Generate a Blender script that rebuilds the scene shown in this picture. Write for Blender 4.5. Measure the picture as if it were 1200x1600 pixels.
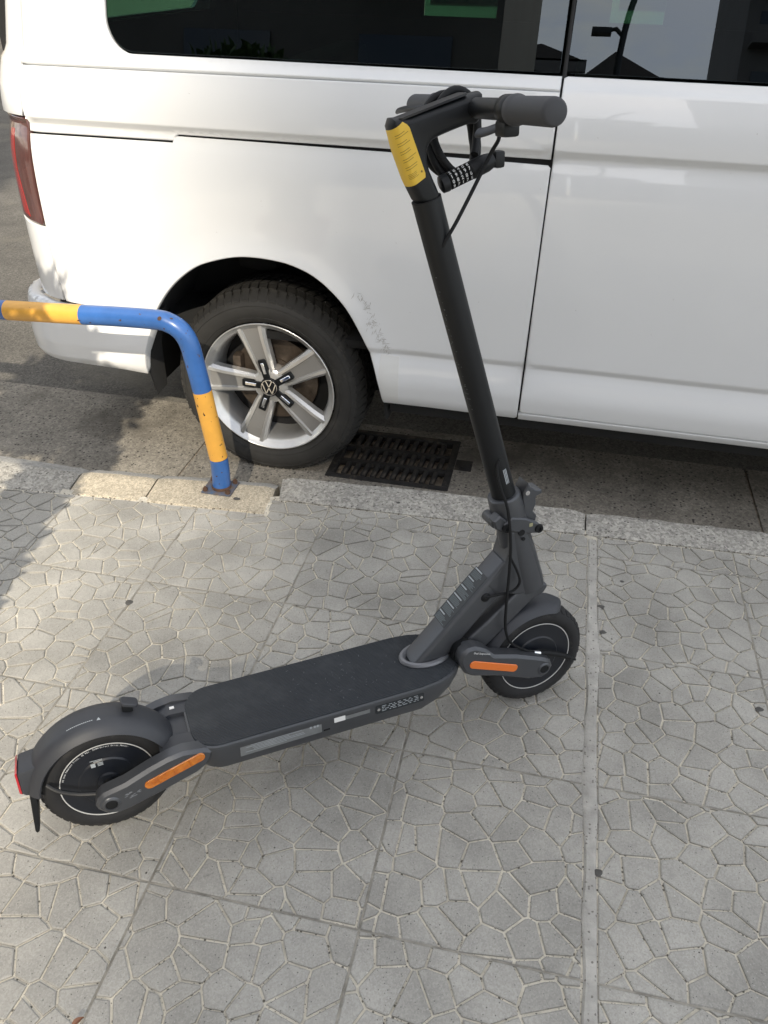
import bpy, bmesh, math, random
from math import sin, cos, pi, radians as rad
from mathutils import Vector, Matrix, noise
from mathutils.geometry import delaunay_2d_cdt

random.seed(7)
scene = bpy.context.scene
for o in list(bpy.data.objects):
    bpy.data.objects.remove(o)
C = scene.collection

# ---------------------------------------------------------------- camera
CAMH = 1.417
th, psi, roll = rad(34.81), rad(11.71), rad(1.02)
hf = Vector((-sin(psi), cos(psi), 0)); R0 = Vector((cos(psi), sin(psi), 0))
Fv = hf*cos(th) + Vector((0, 0, -sin(th))); U0 = hf*sin(th) + Vector((0, 0, cos(th)))
Rv = R0*cos(roll) + U0*sin(roll); Uv = U0*cos(roll) - R0*sin(roll)
cd = bpy.data.cameras.new('camera'); cam = bpy.data.objects.new('camera', cd); C.objects.link(cam)
M = Matrix((Rv, Uv, -Fv)).transposed().to_4x4(); M.translation = Vector((0, 0, CAMH))
cam.matrix_world = M
cd.sensor_fit = 'VERTICAL'; cd.sensor_height = 36.0; cd.lens = 1252.6/1600*36
cd.clip_start = .02; cd.clip_end = 2000
scene.camera = cam

# ---------------------------------------------------------------- light
SUN_AZ, SUN_EL = rad(8.9), rad(36)      # azimuth measured from -Y towards +X
sdir = Vector((sin(SUN_AZ)*cos(SUN_EL), -cos(SUN_AZ)*cos(SUN_EL), sin(SUN_EL)))   # towards the sun
ld = bpy.data.lights.new('sun', 'SUN'); ld.energy = 2.8; ld.angle = rad(.6); ld.color = (1, .90, .74)
sun = bpy.data.objects.new('sun', ld); C.objects.link(sun)
sun.rotation_euler = (-sdir).to_track_quat('-Z', 'Y').to_euler(); sun.location = (4, -20, 20)

W = bpy.data.worlds.new('World'); scene.world = W; W.use_nodes = True
nt = W.node_tree; nt.nodes.clear()
sky = nt.nodes.new('ShaderNodeTexSky'); sky.sky_type = 'NISHITA'; sky.sun_disc = False
sky.sun_elevation = SUN_EL; sky.sun_rotation = math.atan2(sdir.x, sdir.y)
sky.air_density = 1.0; sky.dust_density = .9; sky.ozone_density = 1.0
tc = nt.nodes.new('ShaderNodeTexCoord'); mp = nt.nodes.new('ShaderNodeMapping'); mp.inputs['Scale'].default_value = (1, 1, 3.2)
nz = nt.nodes.new('ShaderNodeTexNoise'); nz.inputs['Scale'].default_value = 7.0; nz.inputs['Detail'].default_value = 7; nz.inputs['Roughness'].default_value = .58
nz.inputs['Distortion'].default_value = .7
cr = nt.nodes.new('ShaderNodeValToRGB'); cr.color_ramp.elements[0].position = .40; cr.color_ramp.elements[1].position = .66
mx = nt.nodes.new('ShaderNodeMix'); mx.data_type = 'RGBA'
mx.inputs['B'].default_value = (12.4, 11.9, 11.0, 1)
bg = nt.nodes.new('ShaderNodeBackground'); bg.inputs['Strength'].default_value = .105
wo = nt.nodes.new('ShaderNodeOutputWorld')
lk = nt.links.new
lk(tc.outputs['Generated'], mp.inputs['Vector']); lk(mp.outputs['Vector'], nz.inputs['Vector']); lk(nz.outputs['Fac'], cr.inputs['Fac'])
ml = nt.nodes.new('ShaderNodeMath'); ml.operation = 'MULTIPLY'; ml.inputs[1].default_value = .75
ad = nt.nodes.new('ShaderNodeMath'); ad.operation = 'ADD'; ad.inputs[1].default_value = .05
lk(cr.outputs['Color'], ml.inputs[0]); lk(ml.outputs[0], ad.inputs[0]); lk(ad.outputs[0], mx.inputs['Factor'])
lk(sky.outputs['Color'], mx.inputs['A']); lk(mx.outputs['Result'], bg.inputs['Color']); lk(bg.outputs['Background'], wo.inputs['Surface'])

scene.view_settings.view_transform = 'Standard'; scene.view_settings.look = 'None'
scene.view_settings.exposure = 1.1; scene.view_settings.gamma = 1.0; scene.view_settings.use_curve_mapping = False

# ---------------------------------------------------------------- materials
MATS = {}
def nodes(m):
    m.use_nodes = True
    return m.node_tree, m.node_tree.nodes['Principled BSDF']
def pmat(name, col, rough=.5, metal=0., spec=.5, coat=0., coat_rough=.03, var=0., vscale=8., col2=None, bump=0., bscale=120., bdist=.002,
         speck=None, speck_scale=300., speck_amt=.5, dirt=None, dirt_scale=3., dirt_lo=.55, dirt_hi=.7, rand=0., rvar=0., world=False, detail=6., grain=()):
    """procedural principled material: base colour + soft mottling + fine specks + dirt patches + bump"""
    if name in MATS: return MATS[name]
    m = bpy.data.materials.new(name); t, b = nodes(m); N = t.nodes; L = t.links.new
    b.inputs['Roughness'].default_value = rough; b.inputs['Metallic'].default_value = metal
    b.inputs['Specular IOR Level'].default_value = spec
    b.inputs['Coat Weight'].default_value = coat; b.inputs['Coat Roughness'].default_value = coat_rough
    c = N.new('ShaderNodeTexCoord')
    vec = c.outputs['Object']
    if world:
        g = N.new('ShaderNodeNewGeometry'); vec = g.outputs['Position']
    def noise_(sc, det=detail, ro=.6):
        n = N.new('ShaderNodeTexNoise'); n.inputs['Scale'].default_value = sc; n.inputs['Detail'].default_value = det; n.inputs['Roughness'].default_value = ro
        L(vec, n.inputs['Vector']); return n
    rgb = N.new('ShaderNodeRGB'); rgb.outputs[0].default_value = (*col, 1); cur = rgb.outputs[0]
    if var or col2:
        n = noise_(vscale); c2 = col2 or tuple(min(1, x*(1+var)) for x in col); c1 = col if col2 else tuple(x*(1-var) for x in col)
        r = N.new('ShaderNodeValToRGB'); r.color_ramp.elements[0].color = (*c1, 1); r.color_ramp.elements[1].color = (*c2, 1)
        r.color_ramp.elements[0].position = .32; r.color_ramp.elements[1].position = .68
        L(n.outputs['Fac'], r.inputs['Fac']); cur = r.outputs['Color']
        if rvar:
            mr = N.new('ShaderNodeMapRange'); mr.inputs['To Min'].default_value = rough-rvar; mr.inputs['To Max'].default_value = rough+rvar
            L(n.outputs['Fac'], mr.inputs['Value']); L(mr.outputs[0], b.inputs['Roughness'])
    if rand:
        oi = N.new('ShaderNodeObjectInfo'); mr = N.new('ShaderNodeMapRange'); mr.inputs['To Min'].default_value = 1-rand; mr.inputs['To Max'].default_value = 1+rand
        L(oi.outputs['Random'], mr.inputs['Value']); hs = N.new('ShaderNodeHueSaturation'); L(mr.outputs[0], hs.inputs['Value']); L(cur, hs.inputs['Color']); cur = hs.outputs['Color']
    for k, (sp, ss, sa) in enumerate(([ (speck, speck_scale, speck_amt) ] if speck and not isinstance(speck, list) else (speck or []))):
        v = N.new('ShaderNodeTexVoronoi'); v.inputs['Scale'].default_value = ss; L(vec, v.inputs['Vector'])
        sepc = N.new('ShaderNodeSeparateColor'); L(v.outputs['Color'], sepc.inputs['Color'])
        gt = N.new('ShaderNodeMath'); gt.operation = 'GREATER_THAN'; gt.inputs[1].default_value = 1-sa
        L(sepc.outputs[k % 3], gt.inputs[0])
        lt = N.new('ShaderNodeMapRange'); lt.inputs['From Min'].default_value = .45; lt.inputs['From Max'].default_value = .3
        L(v.outputs['Distance'], lt.inputs['Value'])
        mu = N.new('ShaderNodeMath'); mu.operation = 'MULTIPLY'; L(gt.outputs[0], mu.inputs[0]); L(lt.outputs[0], mu.inputs[1])
        q = N.new('ShaderNodeMix'); q.data_type = 'RGBA'; L(mu.outputs[0], q.inputs['Factor']); L(cur, q.inputs['A']); q.inputs['B'].default_value = (*sp, 1); cur = q.outputs['Result']
    for (gs, lo, hi) in grain:
        v = N.new('ShaderNodeTexVoronoi'); v.inputs['Scale'].default_value = gs; L(vec, v.inputs['Vector'])
        wn = N.new('ShaderNodeSeparateColor'); L(v.outputs['Color'], wn.inputs['Color'])
        mr = N.new('ShaderNodeMapRange'); mr.inputs['To Min'].default_value = lo; mr.inputs['To Max'].default_value = hi; L(wn.outputs[1], mr.inputs['Value'])
        hs = N.new('ShaderNodeHueSaturation'); L(mr.outputs[0], hs.inputs['Value']); L(cur, hs.inputs['Color']); cur = hs.outputs['Color']
    if dirt:
        n = noise_(dirt_scale, 5., .65); r = N.new('ShaderNodeMapRange'); r.inputs['From Min'].default_value = dirt_lo; r.inputs['From Max'].default_value = dirt_hi
        L(n.outputs['Fac'], r.inputs['Value'])
        q = N.new('ShaderNodeMix'); q.data_type = 'RGBA'; L(r.outputs[0], q.inputs['Factor']); L(cur, q.inputs['A']); q.inputs['B'].default_value = (*dirt, 1); cur = q.outputs['Result']
    L(cur, b.inputs['Base Color'])
    if bump:
        n = noise_(bscale, 4., .7); bp = N.new('ShaderNodeBump'); bp.inputs['Strength'].default_value = bump; bp.inputs['Distance'].default_value = bdist
        L(n.outputs['Fac'], bp.inputs['Height']); L(bp.outputs['Normal'], b.inputs['Normal'])
    MATS[name] = m
    return m

m_tile = pmat('paving_concrete', (.315, .304, .275), .78, var=.24, vscale=4.5, bump=.5, bscale=260, bdist=.0012, world=True, rand=.07,
              grain=((380, .88, 1.12),), speck=[((.36, .35, .33), 420, .08), ((.12, .115, .105), 330, .03)], dirt=(.13, .125, .115), dirt_scale=26, dirt_lo=.70, dirt_hi=.76)
def add_cell_tone(m, lo, hi):
    t = m.node_tree; N = t.nodes; b = N['Principled BSDF']; l0 = b.inputs['Base Color'].links[0].from_socket
    a = N.new('ShaderNodeAttribute'); a.attribute_name = 'cell'; mr = N.new('ShaderNodeMapRange'); mr.inputs['To Min'].default_value = lo; mr.inputs['To Max'].default_value = hi
    t.links.new(a.outputs['Fac'], mr.inputs['Value']); hs = N.new('ShaderNodeHueSaturation'); t.links.new(mr.outputs[0], hs.inputs['Value']); t.links.new(l0, hs.inputs['Color']); t.links.new(hs.outputs['Color'], b.inputs['Base Color'])
add_cell_tone(m_tile, .93, 1.07)
m_groove = pmat('paving_groove_cream', (.60, .56, .47), .9, var=.22, vscale=30, bump=.8, bscale=300, bdist=.002, world=True,
                speck=[((.12, .11, .09), 150, .16), ((.22, .20, .17), 320, .2)])  # groove bed: cream, paler than the tile tops, with dark specks
m_mortar = pmat('mortar', (.40, .385, .35), .9, var=.2, vscale=25, bump=1., bscale=160, bdist=.003, world=True, speck=[((.18, .17, .15), 170, .16)])
m_kerb = pmat('kerb_aggregate', (.36, .345, .31), .85, var=.14, vscale=14, bump=.9, bscale=210, bdist=.003, world=True,
              grain=((115, .70, 1.32), (300, .82, 1.18)), speck=[((.12, .11, .10), 120, .10)], dirt=(.15, .14, .125), dirt_scale=19, dirt_lo=.69, dirt_hi=.76)
m_kerb2 = pmat('kerb_beige', (.46, .405, .31), .85, grain=((170, .8, 1.2), (340, .8, 1.2)), var=.14, vscale=16, bump=.6, bscale=260, bdist=.002, world=True,
               speck=[((.30, .25, .19), 260, .12), ((.62, .57, .47), 300, .12)], dirt=(.22, .19, .15), dirt_scale=17, dirt_lo=.66, dirt_hi=.76)
m_kerb3 = pmat('kerb_grey_cement', (.32, .315, .295), .88, grain=((200, .8, 1.2),), var=.14, vscale=16, bump=.7, bscale=200, bdist=.002, world=True, speck=[((.2, .19, .17), 200, .1)])
m_gutter = pmat('gutter_concrete', (.235, .215, .18), .85, var=.22, vscale=5, bump=1., bscale=150, bdist=.004, world=True,
                grain=((115, .74, 1.22), (260, .82, 1.18)), speck=[((.05, .045, .04), 90, .14)], dirt=(.12, .108, .088), dirt_scale=2.6, dirt_lo=.52, dirt_hi=.68)
m_asph = pmat('asphalt', (.115, .108, .095), .88, var=.2, vscale=3, bump=1., bscale=240, bdist=.004, world=True,
              grain=((140, .66, 1.34), (280, .78, 1.22)), dirt=(.19, .175, .14), dirt_scale=1.1, dirt_lo=.5, dirt_hi=.7)
m_white = pmat('white_paint', (.755, .765, .77), .30, spec=.35, coat=1., coat_rough=.02, var=.012, vscale=3)
m_whitetrim = pmat('white_plastic', (.72, .72, .71), .4, coat=.6, coat_rough=.06)
m_gap = pmat('gap_black', (.012, .012, .013), .7)
m_plastic = pmat('black_plastic', (.018, .018, .019), .55, var=.2, vscale=30, bump=.1, bscale=400)
m_liner = pmat('liner_felt', (.015, .015, .015), .95, bump=.6, bscale=300, var=.2)
m_rubber = pmat('van_rubber', (.027, .026, .024), .82, var=.22, vscale=12, bump=.25, bscale=300, bdist=.001, dirt=(.06, .055, .047), dirt_scale=14, dirt_lo=.55, dirt_hi=.8)
m_alloy = pmat('alloy_silver', (.56, .56, .55), .32, metal=.6, coat=.4, coat_rough=.1, var=.05, vscale=40)
m_alloym = pmat('alloy_matt', (.32, .315, .305), .48, metal=.45, bump=.15, bscale=600, bdist=.0005)
m_alloyb = pmat('alloy_bright', (.72, .72, .71), .28, metal=.75, bump=.03, bscale=500)
m_chrome = pmat('chrome', (.85, .85, .86), .08, metal=1.)
m_disc = pmat('brake_disc', (.12, .095, .075), .5, metal=.6, var=.3, vscale=30)
m_blue = pmat('blue_enamel', (.035, .125, .37), .36, coat=.3, coat_rough=.2, var=.14, vscale=14, bump=.12, bscale=70, bdist=.002, dirt=(.10, .055, .03), dirt_scale=34, dirt_lo=.685, dirt_hi=.715)
m_yellow = pmat('yellow_enamel', (.72, .37, .06), .4, coat=.25, coat_rough=.25, var=.08, vscale=14, bump=.12, bscale=70, bdist=.002, dirt=(.09, .05, .03), dirt_scale=33, dirt_lo=.685, dirt_hi=.715)
m_rust = pmat('rusty_steel', (.10, .055, .035), .85, metal=.2, var=.4, vscale=60, bump=.6, bscale=200)
m_plate = pmat('worn_blue_steel', (.07, .12, .21), .6, metal=.2, col2=(.16, .12, .09), vscale=45, bump=.4, bscale=200)
m_iron = pmat('cast_iron', (.028, .027, .026), .7, metal=.3, var=.35, vscale=40, bump=.7, bscale=180, dirt=(.13, .11, .085), dirt_scale=16, dirt_lo=.55, dirt_hi=.72)
m_grime = pmat('pit_dirt', (.27, .23, .18), .95, var=.45, vscale=40, bump=1., bscale=70, bdist=.01)
m_scoot = pmat('scooter_grey', (.076, .080, .088), .38, metal=.45, spec=.5, var=.04, vscale=30, bump=.06, bscale=900, bdist=.0004)
m_scootp = pmat('scooter_grey_plastic', (.033, .036, .043), .5, var=.05, vscale=30, bump=.08, bscale=900, bdist=.0004)
m_black = pmat('satin_black', (.0065, .0076, .009), .46, spec=.32, var=.08, vscale=40)
m_blackm = pmat('matt_black', (.006, .0066, .0078), .62, spec=.3)
m_hub = pmat('motor_navy', (.007, .009, .014), .4, spec=.5)
m_srub = pmat('scooter_rubber', (.012, .012, .013), .75, var=.15, vscale=40, bump=.2, bscale=400, bdist=.0006, dirt=(.07, .066, .06), dirt_scale=30, dirt_lo=.58, dirt_hi=.85)
m_grip = pmat('grip_rubber', (.045, .047, .052), .68, bump=.15, bscale=900, bdist=.0005)
m_ring = pmat('ring_grey', (.55, .55, .53), .5)
m_print = pmat('print_grey', (.36, .39, .41), .6)
m_printw = pmat('print_white', (.75, .76, .76), .6)
m_label = pmat('label_silver', (.20, .21, .215), .45, metal=.4, var=.12, vscale=60)
m_labelw = pmat('label_white', (.72, .72, .71), .6)
m_stick = pmat('sticker_black', (.016, .020, .024), .4)
m_ylw = pmat('sticker_yellow', (.70, .46, .045), .5, var=.03, vscale=40)
m_ink = pmat('ink_brown', (.19, .12, .02), .6)
m_weld = pmat('weld_grey', (.20, .205, .22), .45, metal=.5, bump=.5, bscale=160, bdist=.001)
m_red = pmat('red_lens', (.42, .012, .022), .12, coat=1.)
m_taild = pmat('tail_lamp_smoked', (.10, .040, .034), .14, coat=1., var=.2, vscale=18)
m_tailr = pmat('tail_lamp_red', (.36, .02, .016), .16, coat=1.)
m_orange = pmat('orange_reflector', (.74, .17, .02), .3, coat=.6)
m_amber = pmat('amber_reflector', (.60, .19, .012), .22, coat=1., col2=(.40, .10, .008), vscale=55, bump=.5, bscale=260, bdist=.001)
m_leaf = pmat('dry_leaf', (.20, .09, .05), .7, var=.25, vscale=60)
m_pebble = pmat('pebble', (.07, .065, .06), .9, var=.3, vscale=60)
m_pebblew = pmat('pebble_pale', (.62, .60, .55), .9)
m_scuff = pmat('scuff', (.46, .45, .43), .7)
m_film = pmat('guard_film', (.72, .72, .70), .3, coat=.6, coat_rough=.06)

def ribbed(name, base, line, scale, axis=1):
    m = bpy.data.materials.new(name); t, b = nodes(m); N = t.nodes; L = t.links.new
    c = N.new('ShaderNodeTexCoord'); sp = N.new('ShaderNodeSeparateXYZ'); L(c.outputs['Object'], sp.inputs[0])
    mu = N.new('ShaderNodeMath'); mu.operation = 'MULTIPLY'; mu.inputs[1].default_value = scale; L(sp.outputs[axis], mu.inputs[0])
    sn = N.new('ShaderNodeMath'); sn.operation = 'SINE'; L(mu.outputs[0], sn.inputs[0])
    n = N.new('ShaderNodeTexNoise'); n.inputs['Scale'].default_value = 14; n.inputs['Detail'].default_value = 8; n.inputs['Roughness'].default_value = .7; L(c.outputs['Object'], n.inputs['Vector'])
    r = N.new('ShaderNodeValToRGB'); r.color_ramp.elements[0].position = .48; r.color_ramp.elements[1].position = .95
    r.color_ramp.elements[0].color = (*base, 1); r.color_ramp.elements[1].color = (*line, 1); L(n.outputs['Fac'], r.inputs['Fac']); L(r.outputs['Color'], b.inputs['Base Color'])
    bp = N.new('ShaderNodeBump'); bp.inputs['Strength'].default_value = .9; bp.inputs['Distance'].default_value = .0012; L(sn.outputs[0], bp.inputs['Height']); L(bp.outputs['Normal'], b.inputs['Normal'])
    b.inputs['Roughness'].default_value = .6; b.inputs['Specular IOR Level'].default_value = .45
    return m
m_mat = ribbed('deck_rubber', (.019, .024, .031), (.060, .067, .073), 2*pi/.0042)

def glass_mat():
    m = bpy.data.materials.new('privacy_glass'); m.use_nodes = True; t = m.node_tree; N = t.nodes; L = t.links.new
    N.clear(); o = N.new('ShaderNodeOutputMaterial')
    tr = N.new('ShaderNodeBsdfTransparent'); tr.inputs['Color'].default_value = (.095, .20, .155, 1)
    gl = N.new('ShaderNodeBsdfGlossy'); gl.inputs['Roughness'].default_value = .0; gl.inputs['Color'].default_value = (.80, .91, 1, 1)
    fr = N.new('ShaderNodeFresnel'); fr.inputs['IOR'].default_value = 1.8
    mx_ = N.new('ShaderNodeMixShader'); L(fr.outputs[0], mx_.inputs[0]); L(tr.outputs[0], mx_.inputs[1]); L(gl.outputs[0], mx_.inputs[2])
    L(mx_.outputs[0], o.inputs['Surface'])
    return m
m_glass = glass_mat()
def far_glass():
    m = bpy.data.materials.new('green_glass'); m.use_nodes = True; t = m.node_tree; t.nodes.clear()
    o = t.nodes.new('ShaderNodeOutputMaterial'); tr = t.nodes.new('ShaderNodeBsdfTransparent'); tr.inputs['Color'].default_value = (.38, .55, .48, 1); t.links.new(tr.outputs[0], o.inputs['Surface']); return m
m_glass2 = far_glass()
def foliage(name, c1, c2):
    return pmat(name, c1, .55, col2=c2, vscale=4, spec=.3)

# ---------------------------------------------------------------- mesh helpers
def link(name, me, parent=None, mats=()):
    o = bpy.data.objects.new(name, me); C.objects.link(o)
    for m in mats: me.materials.append(m)
    if parent is not None: o.parent = parent
    return o
def empty(name, loc=(0, 0, 0), rot=(0, 0, 0)):
    o = bpy.data.objects.new(name, None); C.objects.link(o); o.location = loc; o.rotation_euler = rot; o.empty_display_size = .1
    return o
def tag(o, label=None, cat=None, group=None, kind=None):
    if label: o['label'] = label
    if cat: o['category'] = cat
    if group: o['group'] = group
    if kind: o['kind'] = kind
    return o
class MB:
    def __init__(s): s.v = []; s.f = []; s.m = []
    def add(s, vs, fs, mi=0, mtx=None):
        n = len(s.v)
        s.v += [(mtx @ Vector(v)) if mtx is not None else Vector(v) for v in vs]
        s.f += [tuple(i+n for i in f) for f in fs]; s.m += [mi]*len(fs); return s
    def box(s, c, size, mtx=None, mi=0):
        x, y, z = c; a, b, d = (q/2 for q in size)
        vs = [(x+i*a, y+j*b, z+k*d) for i in (-1, 1) for j in (-1, 1) for k in (-1, 1)]
        fs = [(0, 1, 3, 2), (4, 6, 7, 5), (0, 4, 5, 1), (2, 3, 7, 6), (0, 2, 6, 4), (1, 5, 7, 3)]
        return s.add(vs, fs, mi, mtx)
    def tube(s, pts, r, seg=10, caps=True, closed=False, mi=0, squash=1.):
        pts = [Vector(p) for p in pts]; n = len(pts); rs = r if isinstance(r, (list, tuple)) else [r]*n
        up = None; vs = []
        for i in range(n):
            a = pts[(i-1) % n] if (i > 0 or closed) else pts[i]; b = pts[(i+1) % n] if (i < n-1 or closed) else pts[i]
            t = (b-a).normalized()
            if up is None: up = t.orthogonal().normalized()
            else: up = (up - t*up.dot(t)).normalized()
            w = t.cross(up)
            vs += [pts[i] + (up*cos(2*pi*k/seg) + w*sin(2*pi*k/seg)*squash)*rs[i] for k in range(seg)]
        fs = []
        for i in range(n if closed else n-1):
            j = (i+1) % n
            fs += [(i*seg+k, i*seg+(k+1) % seg, j*seg+(k+1) % seg, j*seg+k) for k in range(seg)]
        if caps and not closed:
            fs += [tuple(reversed(range(seg))), tuple(range((n-1)*seg, n*seg))]
        return s.add(vs, fs, mi)
    def lathe(s, prof, seg=48, O=(0, 0, 0), ax=(0, 1, 0), e1=(1, 0, 0), mi=0, a0=0., a1=2*pi, close=False):
        """prof: (radius, height along ax)"""
        O = Vector(O); ax = Vector(ax).normalized(); e1 = Vector(e1).normalized(); e2 = ax.cross(e1)
        full = abs(a1-a0-2*pi) < 1e-6; na = seg if full else seg+1; n = len(prof); vs = []
        for k in range(na):
            a = a0+(a1-a0)*k/seg; d = e1*cos(a)+e2*sin(a)
            vs += [O+d*r+ax*h for r, h in prof]
        fs = []
        for k in range(seg):
            j = (k+1) % na
            for i in range(n-1 if not close else n):
                i2 = (i+1) % n
                fs.append((k*n+i, k*n+i2, j*n+i2, j*n+i))
        return s.add(vs, fs, mi)
    def prism(s, poly, mtx, d0, d1, mi=0, inset=0.):
        """poly in local xy, extruded along local z from d0 to d1; optional chamfer at the d1 end"""
        n = len(poly); P = [Vector((p[0], p[1])) for p in poly]
        area = sum(P[i].x*P[(i+1) % n].y-P[(i+1) % n].x*P[i].y for i in range(n))
        if area < 0: P.reverse()
        rings = [(P, d0)]
        if inset:
            rings.append((P, d1-inset*(1 if d1 > d0 else -1))); rings.append((offset_poly(P, inset), d1))
        else: rings.append((P, d1))
        vs = [(p.x, p.y, d) for ring, d in rings for p in ring]; fs = [tuple(reversed(range(n)))]
        for r in range(len(rings)-1):
            fs += [(r*n+i, r*n+(i+1) % n, (r+1)*n+(i+1) % n, (r+1)*n+i) for i in range(n)]
        fs.append(tuple(range((len(rings)-1)*n, len(rings)*n)))
        return s.add(vs, fs, mi, mtx)
    def build(s, name, mats, parent=None, smooth=40, bevel=0., bseg=2):
        me = bpy.data.meshes.new(name); me.from_pydata(s.v, [], s.f)
        if not isinstance(mats, (list, tuple)): mats = [mats]
        for m in mats: me.materials.append(m)
        me.polygons.foreach_set('material_index', s.m)
        bm = bmesh.new(); bm.from_mesh(me)
        bmesh.ops.remove_doubles(bm, verts=bm.verts, dist=1e-6)
        bmesh.ops.recalc_face_normals(bm, faces=bm.faces)
        if bevel:
            es = [e for e in bm.edges if len(e.link_faces) == 2 and e.calc_face_angle(0) > .5]
            bmesh.ops.bevel(bm, geom=es, offset=bevel, segments=bseg, affect='EDGES', profile=.6, clamp_overlap=True)
        if smooth:
            for f in bm.faces: f.smooth = True
            lim = rad(smooth)
            for e in bm.edges:
                e.smooth = len(e.link_faces) == 2 and e.calc_face_angle(0) < lim
        bm.to_mesh(me); bm.free()
        return link(name, me, parent)
def offset_poly(P, d):
    """inset a ccw polygon by d"""
    n = len(P); out = []
    for i in range(n):
        a, b, c = P[i-1], P[i], P[(i+1) % n]
        u = (b-a).normalized(); v = (c-b).normalized()
        n1 = Vector((-u.y, u.x)); n2 = Vector((-v.y, v.x)); m = (n1+n2)
        if m.length < 1e-6: m = n1
        m.normalize(); k = max(.35, m.dot(n1)); out.append(b+m*d/k)
    return out
def rrect(x0, y0, x1, y1, r, n=6):
    r = min(r, (x1-x0)/2-1e-5, (y1-y0)/2-1e-5)
    out = []
    for cx, cy, a in ((x1-r, y0+r, -90), (x1-r, y1-r, 0), (x0+r, y1-r, 90), (x0+r, y0+r, 180)):
        out += [(cx+r*cos(rad(a+90*k/n)), cy+r*sin(rad(a+90*k/n))) for k in range(n+1)]
    return out
def smooth_path(pts, n=8, closed=False):
    pts = [Vector(p) for p in pts]; N = len(pts); out = []
    for i in range(N if closed else N-1):
        p0 = pts[i-1] if (i > 0 or closed) else pts[i]; p1 = pts[i]; p2 = pts[(i+1) % N]; p3 = pts[(i+2) % N] if (closed or i+2 < N) else p2
        for k in range(n):
            t = k/n
            out.append(.5*((2*p1)+(p2-p0)*t+(2*p0-5*p1+4*p2-p3)*t*t+(3*p1-p0-3*p2+p3)*t**3))
    if not closed: out.append(pts[-1])
    return out
def frame_mtx(O, X, Z):
    Z = Vector(Z).normalized(); X = Vector(X); X = (X-Z*X.dot(Z)).normalized(); Y = Z.cross(X)
    m = Matrix((X, Y, Z)).transposed().to_4x4(); m.translation = Vector(O); return m
def text(name, body, size, mtx, mat, parent, align='CENTER', ext=.0002, space=1., bold=0.):
    cu = bpy.data.curves.new('t', 'FONT'); cu.body = body; cu.size = size; cu.align_x = align; cu.align_y = 'CENTER'; cu.extrude = ext; cu.resolution_u = 2
    cu.space_character = space; cu.offset = bold
    o = bpy.data.objects.new('t', cu); C.objects.link(o)
    dg = bpy.context.evaluated_depsgraph_get(); me = bpy.data.meshes.new_from_object(o.evaluated_get(dg))
    bpy.data.objects.remove(o); bpy.data.curves.remove(cu)
    me.transform(mtx); me.materials.clear(); me.materials.append(mat)
    return link(name, me, parent)

# ================================================================ THE SETTING
ROAD = -.12
def grid_sheet(name, x0, x1, y0, y1, z, mat, kind='structure', parent=None):
    b = MB(); b.add([(x0, y0, z), (x1, y0, z), (x1, y1, z), (x0, y1, z)], [(0, 1, 2, 3)])
    o = b.build(name, mat, parent, smooth=0)
    if kind: tag(o, kind=kind)
    return o
# kerb line (left stones stand a little further out from the wheel of the van than the right ones)
KA = [(-6., 1.37), (-1.70, 1.838), (-1.32, 1.868), (-.764, 1.901)]          # near edge of the left stones
KB = [(-.773, 1.982), (-.19, 2.003), (.197, 2.019), (.72, 2.036), (6., 2.21)]    # near edge of the right stones
FA = [(-6., 2.01), (-1.785, 2.064), (-1.42, 2.057), (-.795, 2.113)]; FB = [(-.795, 2.120), (-.24, 2.155), (.2, 2.150), (.74, 2.166), (6., 2.33)]
def interp(L, x):
    for (a, b), (c, d) in zip(L, L[1:]):
        if x <= c: break
    return b+(d-b)*(x-a)/(c-a)
KSPLIT = -.770
def kerb_near(x): return interp(KA if x < KSPLIT else KB, x)

road = grid_sheet('road', -300, 300, 2.72, 300, ROAD, m_asph)
b = MB(); b.add([(-300, -300, -.16), (300, -300, -.16), (300, 300, -.16), (-300, 300, -.16)], [(0, 1, 2, 3)])
tag(b.build('ground', m_asph, smooth=0), kind='structure')
# gutter: concrete slabs, with an opening for the drain
GX0, GX1, GY0, GY1 = -.70, -.262, 2.335, 2.685
gut = empty('gutter', (0, 0, ROAD)); tag(gut, kind='structure')
def slab(x0, x1, y0, y1):
    m = MB(); m.box(((x0+x1)/2, (y0+y1)/2, -.015+.004), (x1-x0, y1-y0, .03)); return m.build('concrete_slab', m_gutter, gut, smooth=0, bevel=.003)
for x0, x1 in ((-8, -5.2), (-5.2, -3.2), (-3.192, -1.212), (.786, 2.78), (2.79, 5.0), (5.01, 8)):
    slab(x0, x1, 1.99, 2.74)
m = MB()
for (a, b_, c, d) in ((-1.204, GX0, 1.99, 2.74), (GX1, .778, 1.99, 2.74), (GX0, GX1, 1.99, GY0), (GX0, GX1, GY1, 2.74)):
    m.box(((a+b_)/2, (c+d)/2, -.011), (b_-a, d-c, .03))
bmo = m.build('concrete_slab', m_gutter, gut, smooth=0)
# a few dark oil-like stains are in the material; seam strip of darker dirt between slabs
for xs in (-1.208, .782):
    m = MB(); m.box((xs, 2.365, -.008), (.012, .75, .012)); m.build('dirt_joint', m_grime, gut, smooth=0)

# ---- pavement base + tiles
pav = MB()
def quad(b, x0, x1, y0, y1, z): b.add([(x0, y0, z), (x1, y0, z), (x1, y1, z), (x0, y1, z)], [(0, 1, 2, 3)])
xs = [-9+.25*i for i in range(73)]
vs = []; fs = []
for i, x in enumerate(xs):
    vs += [(x, -30, -.0045), (x, kerb_near(x)+.03, -.0045)]
for i in range(len(xs)-1): fs.append((2*i, 2*i+2, 2*i+3, 2*i+1))
pav.add(vs, fs)
pavement = pav.build('pavement', m_groove, smooth=0); tag(pavement, kind='structure')

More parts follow.
